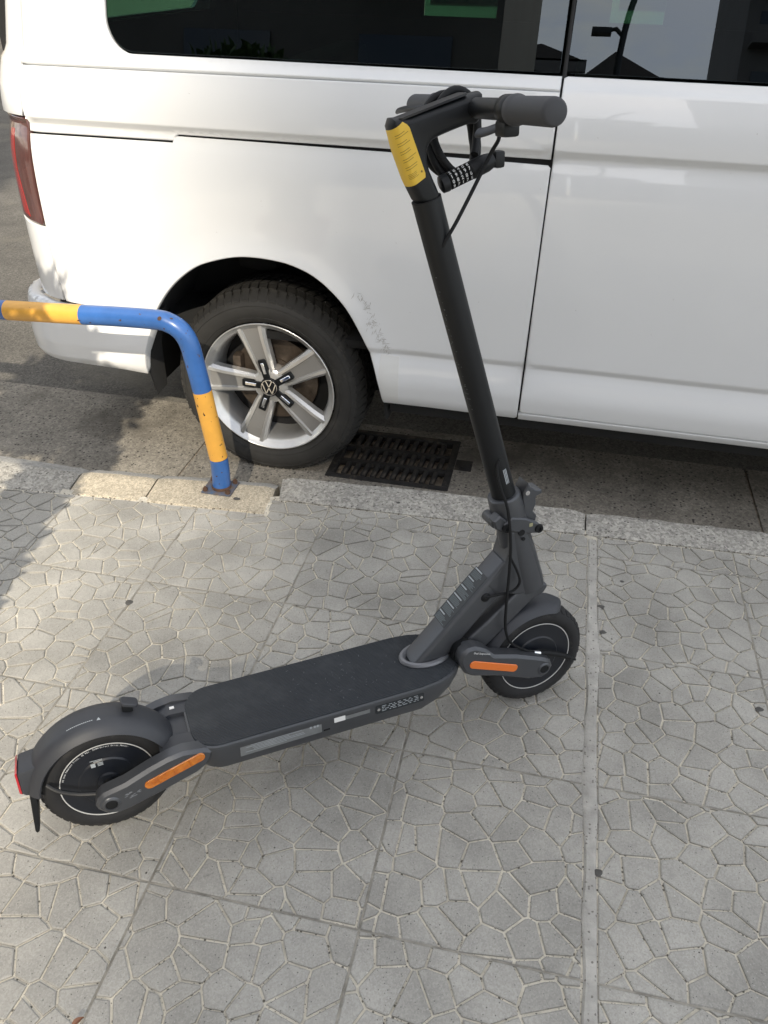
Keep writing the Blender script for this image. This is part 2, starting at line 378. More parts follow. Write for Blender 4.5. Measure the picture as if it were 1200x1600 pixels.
def clip(poly, nx, ny, d):
    """keep the side nx*x+ny*y <= d"""
    out = []; n = len(poly)
    for i in range(n):
        a = poly[i]; b = poly[(i+1) % n]; da = nx*a[0]+ny*a[1]-d; db = nx*b[0]+ny*b[1]-d
        if da <= 0: out.append(a)
        if (da < 0 < db) or (db < 0 < da):
            t = da/(da-db); out.append((a[0]+(b[0]-a[0])*t, a[1]+(b[1]-a[1])*t))
    return out
TS = .40; TX0 = -.181; TY0 = 1.921
def tile(k, j):
    x0, x1 = TX0+k*TS, TX0+(k+1)*TS; y1, y0 = TY0-j*TS, TY0-(j+1)*TS
    rng = random.Random(k*131+j*17+5)
    g = .0022
    ax0 = x0+(.015 if k == 1 else g); ax1 = x1-(.015 if k == 0 else g)
    n = 7; seeds = []
    st = TS/n; ang = rng.uniform(-.5, .5); sh = rng.uniform(-.35, .35)
    for a in range(-2, n+2):
        for c in range(-2, n+2):
            u = x0+(a+.5+.5*(c % 2)*.7+rng.uniform(-.55, .55))*st
            v = y0+(c+.35+rng.uniform(-.55, .55))*st
            seeds.append((u+sh*.25*(v-y0), v))
    m = MB(); tone = []
    for s0 in seeds:
        if not (ax0-.05 < s0[0] < ax1+.05 and y0-.05 < s0[1] < y1+.05): continue
        poly = [(ax0, y0+g), (ax1, y0+g), (ax1, y1-g), (ax0, y1-g)]
        gw = .0023+.0008*noise.noise(Vector((s0[0]*9, s0[1]*9, 3)))
        for s1 in seeds:
            if s1 is s0: continue
            dx, dy = s1[0]-s0[0], s1[1]-s0[1]; L2 = math.hypot(dx, dy)
            if L2 > .22 or L2 < 1e-6: continue
            nx, ny = dx/L2, dy/L2
            poly = clip(poly, nx, ny, nx*(s0[0]+s1[0])/2+ny*(s0[1]+s1[1])/2-gw)
            if len(poly) < 3: break
        if len(poly) < 3: continue
        xm = sum(p[0] for p in poly)/len(poly)
        if max(p[1] for p in poly) > min(kerb_near(p[0]) for p in poly)-.004:      # cut along the kerb
            xa, xb = xm-.02, xm+.02; L_ = KA if xm < KSPLIT else KB
            ya, yb = interp(L_, xa)-.004, interp(L_, xb)-.004; nx, ny = -(yb-ya), (xb-xa); q = math.hypot(nx, ny); nx /= q; ny /= q
            poly = clip(poly, nx, ny, nx*xa+ny*ya)
            if len(poly) < 3: continue
            if xm >= KSPLIT and xm < -.6:
                poly = clip(poly, -.989, -.145, -.989*-.760-.145*1.901) if max(p[1] for p in poly) > 1.905 else poly
                if len(poly) < 3: continue
        # drop tiny slivers
        P = []
        for p in poly:
            if not P or math.hypot(p[0]-P[-1][0], p[1]-P[-1][1]) > .0012: P.append(p)
        if len(P) > 2 and math.hypot(P[0][0]-P[-1][0], P[0][1]-P[-1][1]) < .0012: P.pop()
        if len(P) < 3: continue
        area = abs(sum(P[i][0]*P[(i+1) % len(P)][1]-P[(i+1) % len(P)][0]*P[i][1] for i in range(len(P))))/2
        if area < 1.2e-5: continue
        P = [Vector(p) for p in P]
        if sum(P[i].x*P[(i+1) % len(P)].y-P[(i+1) % len(P)].x*P[i].y for i in range(len(P))) < 0: P.reverse()
        ins = min(.0020, math.sqrt(area)*.08); Q = offset_poly(P, ins); nn = len(P)
        h = rng.uniform(-.0006, .0006); tx, ty = rng.uniform(-.012, .012), rng.uniform(-.012, .012)
        cx = sum(p.x for p in P)/nn; cy = sum(p.y for p in P)/nn
        zf = lambda p: h+tx*(p.x-cx)+ty*(p.y-cy)
        vs = [(p.x, p.y, -.006) for p in P]+[(p.x, p.y, zf(p)-.0014) for p in P]+[(p.x, p.y, zf(p)) for p in Q]
        fs = []
        for r in (0, 1): fs += [(r*nn+i, r*nn+(i+1) % nn, (r+1)*nn+(i+1) % nn, (r+1)*nn+i) for i in range(nn)]
        fs.append(tuple(range(2*nn, 3*nn))); m.add(vs, fs); tone += [min(1, max(0, rng.gauss(.5, .22)))]*len(fs)
    if not m.f: return
    me = bpy.data.meshes.new('paving_tile'); me.from_pydata(m.v, [], m.f); me.materials.append(m_tile)
    at_ = me.attributes.new('cell', 'FLOAT', 'FACE'); at_.data.foreach_set('value', tone)
    link('paving_tile', me, pavement)
for k in range(-8, 6):
    for j in range(-1, 6):
        tile(k, j)
m_joint = pmat('joint_dirt', (.26, .245, .21), .95, var=.35, vscale=30, world=True, bump=.6, bscale=250)
for k in range(-8, 7):
    x = TX0+TS*k
    if k == 1: continue
    mm = MB(); mm.box((x, .2, -.004), (.0044, 3.3 if x > KSPLIT else 3.2, .0034)); mm.build('tile_joint', m_joint, pavement, smooth=0)
for j in range(0, 7):
    y = TY0-TS*j
    mm = MB(); mm.box((-.6 if j else 1.2, y, -.0041), (5.6 if j else 3.9, .0044, .0034)); mm.build('tile_joint', m_joint, pavement, smooth=0)
# broad cement joint between two fields of tiles
b = MB(); rng = random.Random(3); vs = []; fs = []; yy = [-1.0+.03*i for i in range(101)]
for i, y in enumerate(yy):
    w = .0125+.004*noise.noise(Vector((1, y*9, 0)))+(.016*max(0, noise.noise(Vector((5, y*3, 2)))))
    w2 = .0125+.004*noise.noise(Vector((7, y*8, 0)))+(.022*max(0, noise.noise(Vector((9, y*3, 2)))))
    z = .0012+.0012*noise.noise(Vector((y*9, 1, 1)))
    c0 = TX0+TS
    vs += [(c0-w, y, -.003), (c0-w+.004, y, z), (c0-.002, y, z-.002), (c0+w2-.004, y, z), (c0+w2, y, -.003)]
for i in range(len(yy)-1):
    if yy[i+1] > kerb_near(.22)-.003: break
    fs += [(i*5+q, i*5+q+1, i*5+q+6, i*5+q+5) for q in range(4)]
b.add(vs, fs); b.build('mortar_strip', m_mortar, pavement, smooth=60)

# ---- kerb stones
kerb = empty('kerb', (0, 0, 0)); tag(kerb, kind='structure')
def kerbstone(x0, x1, near, far, mats, z=.0, chamfer=.012, drop=.01, slope=0., cut=(0, 0)):
    n = max(4, int((x1-x0)/.03)); m = MB(); vs = []; fs = []; rows = 9
    for i in range(n+1):
        t = i/n; x = x0+(x1-x0)*t
        ya = near(x)+.003; yb = far(x)
        e = .006*noise.noise(Vector((x*11, 2, z)))+.004*noise.noise(Vector((x*33, 5, z)))
        yb += e
        en = min(t, 1-t)*(x1-x0); dz = -.006*max(0, 1-en/.012)
        prof = [(ya, -.2), (ya, z-.004+dz), (ya+.005, z+dz)]
        inner = yb-chamfer
        for q in (.25, .5, .75): prof.append((ya+.005+(inner-ya-.005)*q, z+dz+.0015*noise.noise(Vector((x*14, q*5, 1)))))
        prof += [(inner, z+dz-.001), (yb, z-drop+dz+.005*noise.noise(Vector((x*20, 7, 7)))), (yb, -.2)]
        sk = lambda y: x + (cut[0]*(1-t)+cut[1]*t)*((y-ya)/(yb-ya)-.5)
        vs += [(sk(y), y, zz) for y, zz in prof]
    for i in range(n): fs += [(i*rows+q, i*rows+q+1, (i+1)*rows+q+1, (i+1)*rows+q) for q in range(rows-1)]
    fs += [tuple(range(rows)), tuple(range(n*rows, (n+1)*rows))]
    mi = [0]*len(fs)
    m.add(vs, fs)
    if len(mats) > 1:
        for i in range(n): m.m[i*8+6] = 1; m.m[i*8+7] = 1
    return m.build('kerb_stone', mats, kerb, smooth=35)
fa = lambda x: interp(FA, x); na = lambda x: interp(KA, x); fb = lambda x: interp(FB, x); nb = lambda x: interp(KB, x)
kerbstone(-1.172, -.779, na, fa, [m_kerb2, m_kerb3], 0., .062, .030, cut=(-.02, -.03))
kerbstone(-1.43, -1.178, na, fa, [m_kerb2, m_kerb3], -.001, .062, .030, cut=(-.03, -.02))
kerbstone(-2.0, -1.437, na, fa, [m_kerb, m_kerb3], -.002, .07, .03, cut=(-.03, -.03))
for x0, x1 in ((-3.2, -2.006), (-4.4, -3.206), (-5.6, -4.406)): kerbstone(x0, x1, na, fa, [m_kerb], 0, .03, .015)
kerbstone(-.766, .196, nb, fb, [m_kerb], .004, .012, .012, cut=(-.03, 0))
kerbstone(.201, 1.22, nb, fb, [m_kerb], .003, .012, .010)
for x0, x1 in ((1.226, 2.24), (2.246, 3.3), (3.306, 4.4), (4.406, 5.6)): kerbstone(x0, x1, nb, fb, [m_kerb], 0, .012, .01)

# ================================================================ DRAIN GRATE
grate = empty('drain_grate', (GX0, GY0, ROAD)); tag(grate, 'black cast iron drain grate with three rows of slots, in the gutter beside the wheel', 'drain grate')
gw, gh = GX1-GX0, GY1-GY0
m = MB(); m.box((gw/2, gh/2, -.034), (gw+.02, gh+.02, .01)); m.build('pit_floor', m_grime, grate, smooth=0)
m = MB()
for sx in (0, 1): m.box((gw*sx, gh/2, -.024), (.006, gh, .06)); m.box((gw/2, gh*sx, -.024), (gw, .006, .06))
m.build('pit_wall', m_iron, grate, smooth=0)
m = MB(); t_ = .02
m.box((gw/2, t_/2+.003, -.004), (gw-.006, t_, .022)); m.box((gw/2, gh-t_/2-.003, -.004), (gw-.006, t_, .022))
m.box((t_/2+.003, gh/2, -.004), (t_, gh-2*t_-.006, .0218)); m.box((gw-t_/2-.003, gh/2, -.004), (t_, gh-2*t_-.006, .0218))
m.build('grate_frame', m_iron, grate, smooth=30, bevel=.002)
rows = 3; y_in0 = t_+.003; rh = (gh-2*t_-.006)/rows; nb_ = 11; pit = (gw-2*t_-.006)/nb_
for r in (1, 2):
    m = MB(); m.box((gw/2, y_in0+rh*r, -.004), (gw-2*t_-.006, .020, .0216)); m.build('cross_bar', m_iron, grate, smooth=30, bevel=.002)
m = MB(); m.box((0, 0, -.004), (.017, rh-.020, .0214)); bar0 = m.build('grate_bar', m_iron, None, smooth=30, bevel=.003); barme = bar0.data; bpy.data.objects.remove(bar0)
for r in range(rows):
    for q in range(1, nb_):
        o = link('grate_bar', barme, grate); o.location = (t_+.003+pit*q+(.010 if r == 1 else 0), y_in0+rh*(r+.5), 0); o.rotation_euler = (0, 0, rad(-4))
m = MB(); m.box((gw+.035, gh*.52, -.002), (.062, .075, .014)); m.tube([(gw+.036, gh*.52, .004), (gw+.036, gh*.52, .0085)], .020, 16); m.build('hinge_lug', m_iron, grate, smooth=30, bevel=.002)
# mud lumps caught between the bars
m = MB(); rng = random.Random(9)
for _ in range(60):
    c = (rng.uniform(.03, gw-.03), rng.uniform(.03, gh-.03), -.028); r = rng.uniform(.008, .022)
    m.add([(c[0]+r*a, c[1]+r*b, c[2]+r*c_) for a, b, c_ in ((1, 0, 0), (-1, 0, 0), (0, 1, 0), (0, -1, 0), (0, 0, .9), (.6, .6, .5), (-.6, .5, .55), (.4, -.7, .5))],
          [(0, 2, 5), (5, 2, 4), (0, 5, 4), (2, 1, 6), (2, 6, 4), (6, 1, 4), (1, 3, 4), (3, 7, 4), (7, 0, 4), (3, 0, 7)])
tag(m.build('mud', m_grime, grate, smooth=60), kind='stuff')

# ================================================================ HOOP BARRIER
hoop = empty('hoop_barrier', (-.953, 2.003, .0)); tag(hoop, 'blue and yellow painted steel hoop barrier bolted to the kerb', 'barrier')
PR = .0285
path = [(.004, 0, .004), (.007, 0, .06), (.006, 0, .116), (-.008, 0, .23), (-.021, 0, .344), (-.034, 0, .44)]
bend = [(-.040, 0, .478), (-.050, 0, .508), (-.068, 0, .532), (-.095, 0, .547), (-.13, 0, .553)]
def seg_pts(a, b): return [a, b]
low = smooth_path(path[:3], 4); yel = smooth_path(path[2:5], 6)
mid = smooth_path([path[4], path[5]]+bend+[(-.25, 0, .551), (-.365, 0, .546)], 6)
yel2 = [(-.365, 0, .546), (-.48, 0, .541), (-.611, 0, .536)]
blu3 = [(-.611, 0, .536), (-.80, 0, .530), (-.95, 0, .526)]
yel3 = [(-.95, 0, .526), (-1.15, 0, .521)]
rest = smooth_path([(-1.15, 0, .521), (-1.40, 0, .518), (-1.44, 0, .512), (-1.47, 0, .492), (-1.485, 0, .46), (-1.49, 0, .40), (-1.49, 0, .2), (-1.49, 0, .0)], 5)
def band(name, pts, mat):
    m = MB(); m.tube(pts, PR, 28, caps=True); return m.build(name, mat, hoop, smooth=50)
band('blue_band', low, m_blue); band('yellow_band', yel, m_yellow); band('blue_band', mid, m_blue); band('yellow_band', yel2, m_yellow); band('blue_band', blu3, m_blue); band('yellow_band', yel3, m_yellow); band('blue_band', rest, m_blue)
for px_ in (0, -1.49):
    m = MB(); m.box((px_, 0, .004), (.098, .085, .006)); m.build('base_plate', m_plate, hoop, smooth=30, bevel=.0015)
    for sx in (-1, 1):
        for sy in (-1, 1):
            m = MB(); m.tube([(px_+sx*.038, sy*.032, .006), (px_+sx*.038, sy*.032, .016)], .0085, 6); m.tube([(px_+sx*.038, sy*.032, .015), (px_+sx*.038, sy*.032, .021)], .0045, 8)
            m.build('bolt', m_rust, hoop, smooth=30, bevel=.001)
m = MB(); m.lathe([(PR+.0006, -.003), (PR+.003, -.001), (PR+.003, .003), (PR+.0006, .008)], 28, (.004, 0, .009), (0, 0, 1)); m.build('weld_bead', m_rust, hoop)
# rusty chip on the bend
m = MB(); cpt = Vector((-.112, -.0235, .568)); 
m.lathe([(0, .001), (.0045, .0012), (.0065, 0)], 10, cpt, (.05, -.75, .65), (1, 0, 0)); m.build('paint_chip', m_rust, hoop)
m = MB(); m.add([(-.50-.0, -.012, .5655), (-.46, -.013, .5663), (-.415, -.012, .5675), (-.412, -.009, .5688), (-.46, -.008, .5676), (-.505, -.008, .567)], [(0, 1, 2, 3, 4, 5)]); m.build('paint_chip', m_rust, hoop, smooth=0)

mm = MB(); rng = random.Random(40)
allp = mid+yel2[1:]; segs = [(Vector(a), Vector(b)) for a, b in zip(allp, allp[1:])]+[(Vector(a), Vector(b)) for a, b in zip(yel, yel[1:])]+[(Vector(a), Vector(b)) for a, b in zip(low, low[1:])]
for _ in range(46):
    a, b_ = rng.choice(segs); c = a+(b_-a)*rng.random(); t_v = (b_-a).normalized(); e1 = Vector((0, -1, 0)); e2 = t_v.cross(e1).normalized(); an = rng.uniform(-1.4, 1.4)
    nn = e1*cos(an)+e2*sin(an); tg = -e1*sin(an)+e2*cos(an); r_ = rng.choice((.0008, .001, .0014, .002, .003)); P = []
    for k in range(7):
        q = 2*pi*k/7; rr_ = r_*rng.uniform(.5, 1.3); P.append(c+nn*(PR+.0003)+t_v*rr_*cos(q)*1.5+tg*rr_*sin(q))
    mm.add(P, [tuple(range(7))])
tag(mm.build('paint_chips', m_rust, hoop, smooth=0), kind='stuff')
# ================================================================ VAN
VX, VY = -.90, 2.30
van = empty('van', (VX, VY, ROAD), (0, rad(.44), 0)); tag(van, 'white passenger van with dark tinted windows parked along the kerb', 'van')
PZ = [(-.1, .05), (.30, .045), (.327, .022), (.345, .010), (.37, .002), (.42, -.004), (.47, .003), (.507, .0125), (.5125, .0115), (.527, .0045), (.535, .0035), (.60, .001), (.72, -.003), (.85, -.004), (1.0, .000), (1.06, .0075), (1.100, .0180), (1.108, .0185), (1.114, .0155),
      (1.126, .0055), (1.131, .0045), (1.16, .005), (1.20, .0105), (1.235, .0195), (1.258, .0272), (1.266, .0305), (1.280, .041), (1.296, .0495), (1.302, .052), (1.9, .052+.6*.20)]
def pzy(z):
    if z <= PZ[0][0]: return PZ[0][1]
    for i in range(len(PZ)-1):
        (a, b), (c, d) = PZ[i], PZ[i+1]
        if z <= c:
            # monotone-ish catmull-rom in y
            m0 = (d-PZ[i-1][1])/(c-PZ[i-1][0]) if i > 0 else (d-b)/(c-a)
            m1 = (PZ[i+2][1]-b)/(PZ[i+2][0]-a) if i+2 < len(PZ) else (d-b)/(c-a)
            h = c-a; t = (z-a)/h
            return (2*t**3-3*t*t+1)*b+(t**3-2*t*t+t)*h*m0+(-2*t**3+3*t*t)*d+(t**3-t*t)*h*m1
    return PZ[-1][1]
ARC = .22
WC = Vector((0, .315))       # wheel centre (x, z)
ARCH = [(-.422, .331), (-.415, .39), (-.398, .455), (-.362, .545), (-.315, .62), (-.259, .682), (-.19, .733), (-.121, .760), (-.055, .776), (.006, .780), (.07, .776), (.127, .765), (.19, .739), (.245, .697), (.29, .648), (.325, .590), (.357, .525), (.380, .462), (.397, .395), (.407, .333)]
ARCH = [(p.x, p.y) for p in smooth_path([(a, b, 0) for a, b in ARCH], 4)]
def flare(u, z):
    if u < -.62 or u > .62 or z > 1.0: return 0.
    r = math.hypot(u/.95, z-.33); d = r-.425
    if d < 0: d = 0
    k = math.exp(-(d/.055)**2)
    low_ = min(1, max(0, (z-.28)/.2)) if u > 0 else min(1, max(0, (z-.40)/.2))
    return -.012*k*low_
def vmap(u, z, off=0., xs=-.636, y0=None):
    """surface of the van's side: u along the body (wraps round the rear corner), z up, off inward"""
    y = (pzy(z) if y0 is None else y0)+flare(u, z)+off
    if u >= xs: return Vector((u, y, z))
    a = (xs-u)/ARC
    if a <= pi/2: return Vector((xs-(ARC-off*1.)*sin(a), y+ARC-(ARC-off)*cos(a)-off+ (off if 0 else 0), z)) if 0 else Vector((xs-(ARC-y)*sin(a), ARC-(ARC-y)*cos(a), z))
    return Vector((xs-(ARC-y), ARC+(a-pi/2)*ARC, z))
def pip(p, poly):
    x, y = p; c = False; n = len(poly); j = n-1
    for i in range(n):
        xi, yi = poly[i]; xj, yj = poly[j]
        if (yi > y) != (yj > y) and x < (xj-xi)*(y-yi)/(yj-yi)+xi: c = not c
        j = i
    return c
def resample(poly, d):
    out = []; n = len(poly)
    for i in range(n):
        a = Vector(poly[i]); b = Vector(poly[(i+1) % n]); k = max(1, int((b-a).length/d))
        out += [tuple(a+(b-a)*q/k) for q in range(k)]
    return out
def panel(name, poly, mat, holes=(), fn=vmap, step=(.03, .0), zs=None, off=0., depth=.016, lip=.0035, parent=None, label=None):
    """body panel: a (u,z) outline laid on the body surface, edges rolled in by `depth`"""
    parent = parent or van
    def ccw(P):
        P = [Vector(p) for p in P]
        return P if sum(P[i].x*P[(i+1) % len(P)].y-P[(i+1) % len(P)].x*P[i].y for i in range(len(P))) > 0 else P[::-1]
    loops = [ccw(resample(poly, .02))]+[ccw(resample(h, .02)) for h in holes]
    inner = [offset_poly(loops[0], lip)]+[offset_poly(h, -lip) for h in loops[1:]]
    pts = []; edges = []
    for L_ in inner:
        n0 = len(pts); pts += [Vector((p.x, p.y)) for p in L_]; edges += [(n0+i, n0+(i+1) % len(L_)) for i in range(len(L_))]
    P0 = [(p.x, p.y) for p in inner[0]]; H0 = [[(p.x, p.y) for p in h] for h in inner[1:]]
    u0, u1 = min(p[0] for p in P0), max(p[0] for p in P0); z0, z1 = min(p[1] for p in P0), max(p[1] for p in P0)
    zl = [z for z in ZS if z0 < z < z1]
    du = step[0]; nu = int((u1-u0)/du)
    bset = [Vector(p) for L_ in inner for p in L_]
    cell = {}
    for p in bset: cell.setdefault((int(p.x//.02), int(p.y//.02)), []).append(p)
    for z in zl:
        for i in range(1, nu):
            p = Vector((u0+(u1-u0)*i/nu, z))
            if not pip(p, P0) or any(pip(p, h) for h in H0): continue
            cx, cy = int(p.x//.02), int(p.y//.02)
            if any((q-p).length < .0045 for a in (-1, 0, 1) for b in (-1, 0, 1) for q in cell.get((cx+a, cy+b), ())): continue
            pts.append(p)
    vo, eo, fo, *_ = delaunay_2d_cdt(pts, edges, [], 0, 1e-6)
    tris = []
    for f in fo:
        c = sum((vo[i] for i in f), Vector((0, 0)))/len(f)
        if pip(c, P0) and not any(pip(c, h) for h in H0):
            a, b, d = (vo[i] for i in f[:3])
            if (b-a).cross(d-a) < 0: f = list(reversed(f))
            tris.append(tuple(f))
    V = []; Nn = []
    def nrm(u, z):
        e = .0015; a = fn(u+e, z, off)-fn(u-e, z, off); b = fn(u, z+e, off)-fn(u, z-e, off); return a.cross(b).normalized()
    for p in vo: V.append(fn(p.x, p.y, off)); Nn.append(nrm(p.x, p.y))
    F_ = list(tris)
    for li, (L_, I_) in enumerate(zip(loops, inner)):
        n = len(L_); n0 = len(V)
        for p in I_: V.append(fn(p.x, p.y, off)); Nn.append(nrm(p.x, p.y))
        for p, q in zip(L_, I_):
            s = nrm(p.x, p.y); w = fn(p.x, p.y, off); o2 = (w-fn(q.x, q.y, off)).normalized()
            V.append(w-s*lip*.8); Nn.append((s*.35+o2).normalized())
        for p, q in zip(L_, I_):
            s = nrm(p.x, p.y); w = fn(p.x, p.y, off); o2 = (w-fn(q.x, q.y, off)).normalized(); V.append(w-s*depth); Nn.append(o2)
        for r in (0, 1):
            for i in range(n):
                j = (i+1) % n; a, b, c, d = n0+r*n+i, n0+r*n+j, n0+(r+1)*n+j, n0+(r+1)*n+i
                F_.append((a, d, c, b) if li == 0 else (a, b, c, d))
    me = bpy.data.meshes.new(name); me.from_pydata(V, [], F_)
    me.polygons.foreach_set('use_smooth', [True]*len(F_))
    me.normals_split_custom_set_from_vertices(Nn)
    o = link(name, me, parent, [mat])
    if label: o['label'] = label
    return o
ZS = sorted(set([.33+.0145*i for i in range(120)]+[z for z, _ in PZ]+[.510, .517, .522, 1.104, 1.111, 1.118, 1.122, 1.272, 1.288, 1.10, 1.095, .555, .559, .561, .563, .5645]))
# ---- lower rear quarter panel
low_q = [(-.6895, 1.081), (-.6905, .94), (-.689, .81), (-.6885, .70), (-.676, .570), (-.372, .548)]
i0 = [i for i, p in enumerate(ARCH) if p[1] > .55][0]
low_q += ARCH[i0:]+[(.41, .331), (.838, .329), (.8445, .335), (.8472, 1.084), (.840, 1.0905), (.4, 1.0960), (-.05, 1.0990), (-.215, 1.0998), (-.224, 1.095), (-.229, 1.083)]
panel('rear_quarter_panel', low_q, m_white)
# ---- strip with the slide rail slot underneath
strip = [(-.6895, 1.0865), (-.6895, 1.2595), (.8455, 1.2625), (.8455, 1.1035), (.4, 1.1035), (-.21, 1.1035), (-.2185, 1.1005), (-.2245, 1.0885)]
panel('rail_strip', strip, m_white)
# ---- upper quarter with window opening
win = rrect(-.412, 1.300, .8475, 1.78, .075, 10)
wq = [p for p in win if p[0] < .3]
upq = [(-.686, 1.2655), (.8455, 1.2665), (.8455, 1.297)]
bl = [(-.412+.078*(1-cos(a)), 1.2985+.085*(1-sin(a))) for a in [pi/2*q/10 for q in range(10, -1, -1)]]
upq += [(.5, 1.2975), (0, 1.2985)]+bl+[(-.408, 1.55), (-.40, 1.70), (.8455, 1.70), (.8455, 1.80), (-.662, 1.80)]
panel('window_surround', upq, m_white)
# raised rib round the window corner
m = MB()
rib = [(-.462, 1.80), (-.458, 1.50), (-.455, 1.38), (-.446, 1.335), (-.425, 1.303), (-.395, 1.283), (-.36, 1.276)]
m.tube([vmap(u, z, .001) for u, z in smooth_path([(a, b, 0) for a, b in rib], 6) for u, z in ((u, z),)] if 0 else [vmap(p.x, p.y, .0005) for p in smooth_path([(a, b, 0) for a, b in rib], 6)], .0022, 8)
m.build('frame_rib', m_white, van)
def gmap(u, z, off=0., *a): return vmap(u, z, off)
panel('quarter_glass', bl[::-1][:0]+[(.8385, 1.302)]+[(.5, 1.3015), (0, 1.3025)]+[(u+.003, z+.003) for u, z in bl]+[(-.405, 1.55), (-.397, 1.703), (.8385, 1.703)], m_glass, off=.006, depth=.004, lip=.001)
# ---- sliding door
door = [(.8502, .366), (.857, .3595), (2.25, .356), (2.25, 1.2975), (.86, 1.2975), (.8512, 1.293)]
dr = panel('sliding_door', door, m_white)
panel('door_glass', [(.8545, 1.3025), (2.2, 1.3025), (2.1, 1.703), (.8585, 1.703)], m_glass, off=.006, depth=.004, lip=.001)
m = MB(); 
for zz in (1.303,): pass
m.tube([vmap(.851, z, .012) for z in (1.29, 1.4, 1.5, 1.6, 1.7)], .006, 8); m.build('glass_seal', m_gap, van)
sill = [(.44, .327), (.8435, .327), (2.25, .327), (2.25, .3515), (.849, .3535), (.848, .333), (.44, .3275)]
panel('sill_strip', [(.8475, .327), (2.25, .327), (2.25, .3515), (.8475, .3545)], m_white, lip=.002)
# stone guard film on the sill corner behind the wheel
panel('guard_film', [(.412, .345), (.461, .345), (.459, .503), (.40, .507), (.396, .44)], m_film, off=-.0012, depth=.002, lip=.0008)
# front door and wing beyond the sliding door (out of the picture)
panel('front_door', [(2.256, .356), (3.05, .356), (3.05, 1.2975), (2.256, 1.2975)], m_white, step=(.08, 0))
panel('front_glass', [(2.21, 1.3025), (2.95, 1.3025), (2.7, 1.703), (2.11, 1.703)], m_glass, off=.006, depth=.004, lip=.001, step=(.1, 0))
# dark carcass behind the panels so that the gaps read dark
def back_map(u, z, off=0., *a): return vmap(u, z, .020)
panel('body_shell', [(-.76, .57), (-.372, .56)]+ARCH[i0:]+[(.43, .335), (3.0, .335), (3.0, 1.29), (-.72, 1.29)], m_gap, fn=back_map, step=(.06, 0), lip=.001, depth=.003)
# ---- tail: light, tailgate, bumper
tl = [(-.694, 1.118), (-.697, 1.04), (-.704, .93), (-.697, .815), (-.74, .818), (-.84, .822), (-.93, .86), (-.95, .98), (-.93, 1.118)]
tlo = panel('tail_light', tl, m_taild, depth=.02)
panel('red_segment', [(-.772, 1.085), (-.80, 1.085), (-.83, .98), (-.80, .84), (-.752, .832), (-.758, .845), (-.784, .97)], m_tailr, off=-.0008, depth=.001, lip=.0004, parent=tlo)
gate = panel('tailgate', [(-.6965, 1.125), (-.695, 1.26), (-.690, 1.80), (-2.46, 1.80), (-2.46, .60), (-.97, .60), (-.955, .86), (-.957, .98), (-.937, 1.125)], m_white, holes=[rrect(-2.33, 1.335, -1.0, 1.74, .06)], step=(.06, 0))
panel('rear_glass', rrect(-2.34, 1.325, -.99, 1.75, .06), m_glass2, off=.008, depth=.004, lip=.001, step=(.1, 0))
panel('bumper_corner', [(-.6945, .809), (-.695, .70), (-.683, .572), (-.80, .569), (-.96, .569), (-.96, .85), (-.84, .817)], m_white)
BXS = -.703
BP = [(.33, .028), (.345, .004), (.37, -.009), (.42, -.013), (.48, -.011), (.53, -.004), (.552, .002), (.559, .008), (.563, .024), (.5655, .060)]
def bpz(z):
    if z <= BP[0][0]: return BP[0][1]
    for (a, b), (c, d) in zip(BP, BP[1:]):
        if z <= c: return b+(d-b)*(z-a)/(c-a)
    return BP[-1][1]
def bmap(u, z, off=0., *a):
    k = min(1, max(0, (-.42-u)/.2)); k = k*k*(3-2*k)
    y = (pzy(z)+flare(u, z))*(1-k)+(bpz(z)+.006)*k+off
    if u >= BXS: return Vector((u, y, z))
    an = (BXS-u)/ARC
    if an <= pi/2: return Vector((BXS-(ARC-y)*sin(an), ARC-(ARC-y)*cos(an), z))
    return Vector((BXS-(ARC-y), ARC+(an-pi/2)*ARC, z))
ZS2 = ZS
bump = [(-.378, .5435), (-.5, .5475), (-.676, .5625), (-.80, .5655), (-1.0, .5655), (-1.9, .5655), (-1.9, .36), (-1.1, .362), (-.9, .355), (-.75, .349), (-.60, .343), (-.45, .333)]+[p for p in ARCH[:i0]]
panel('rear_bumper', bump, m_white, fn=bmap, depth=.05)
# wheel-arch liner and black underbody
m = MB(); vs = []; fs = []
A2 = [(-.424, .25)]+ARCH+[(.409, .25)]
for u, z in A2:
    w = vmap(u, z, 0); vs += [(w.x*1.0, w.y+.010, z), (u*1.02, .06, z+(.012 if z > .4 else 0)), (u*1.02, .36, z+(.012 if z > .4 else 0))]
for i in range(len(A2)-1): fs += [(i*3+q, i*3+q+1, i*3+q+4, i*3+q+3) for q in (0, 1)]
m.add(vs, fs); n0 = len(A2)
m.add([(-.45, .36, .2), (.45, .36, .2), (.45, .36, .82), (-.45, .36, .82)], [(0, 1, 2, 3)])
m.build('wheel_arch_liner', m_liner, van, smooth=50)
m = MB(); m.add([vmap(-.425, .335, .02), vmap(-.43, .40, .02), vmap(-.415, .47, .02), vmap(-.375, .545, .02), (-.36, .10, .56), (-.40, .10, .42), (-.40, .10, .26), (-.405, .03, .25)], [(0, 1, 2, 5, 6, 7), (2, 3, 4, 5)]); m.build('mud_guard', m_liner, van)
m = MB(); m.box((1.7, .95, .30), (2.55, 1.8, .03)); m.box((-.66, 1.05, .37), (.45, 1.6, .03)); m.box((0, 1.0, .62), (.9, 1.25, .4)); m.build('underbody', m_liner, van, smooth=0)
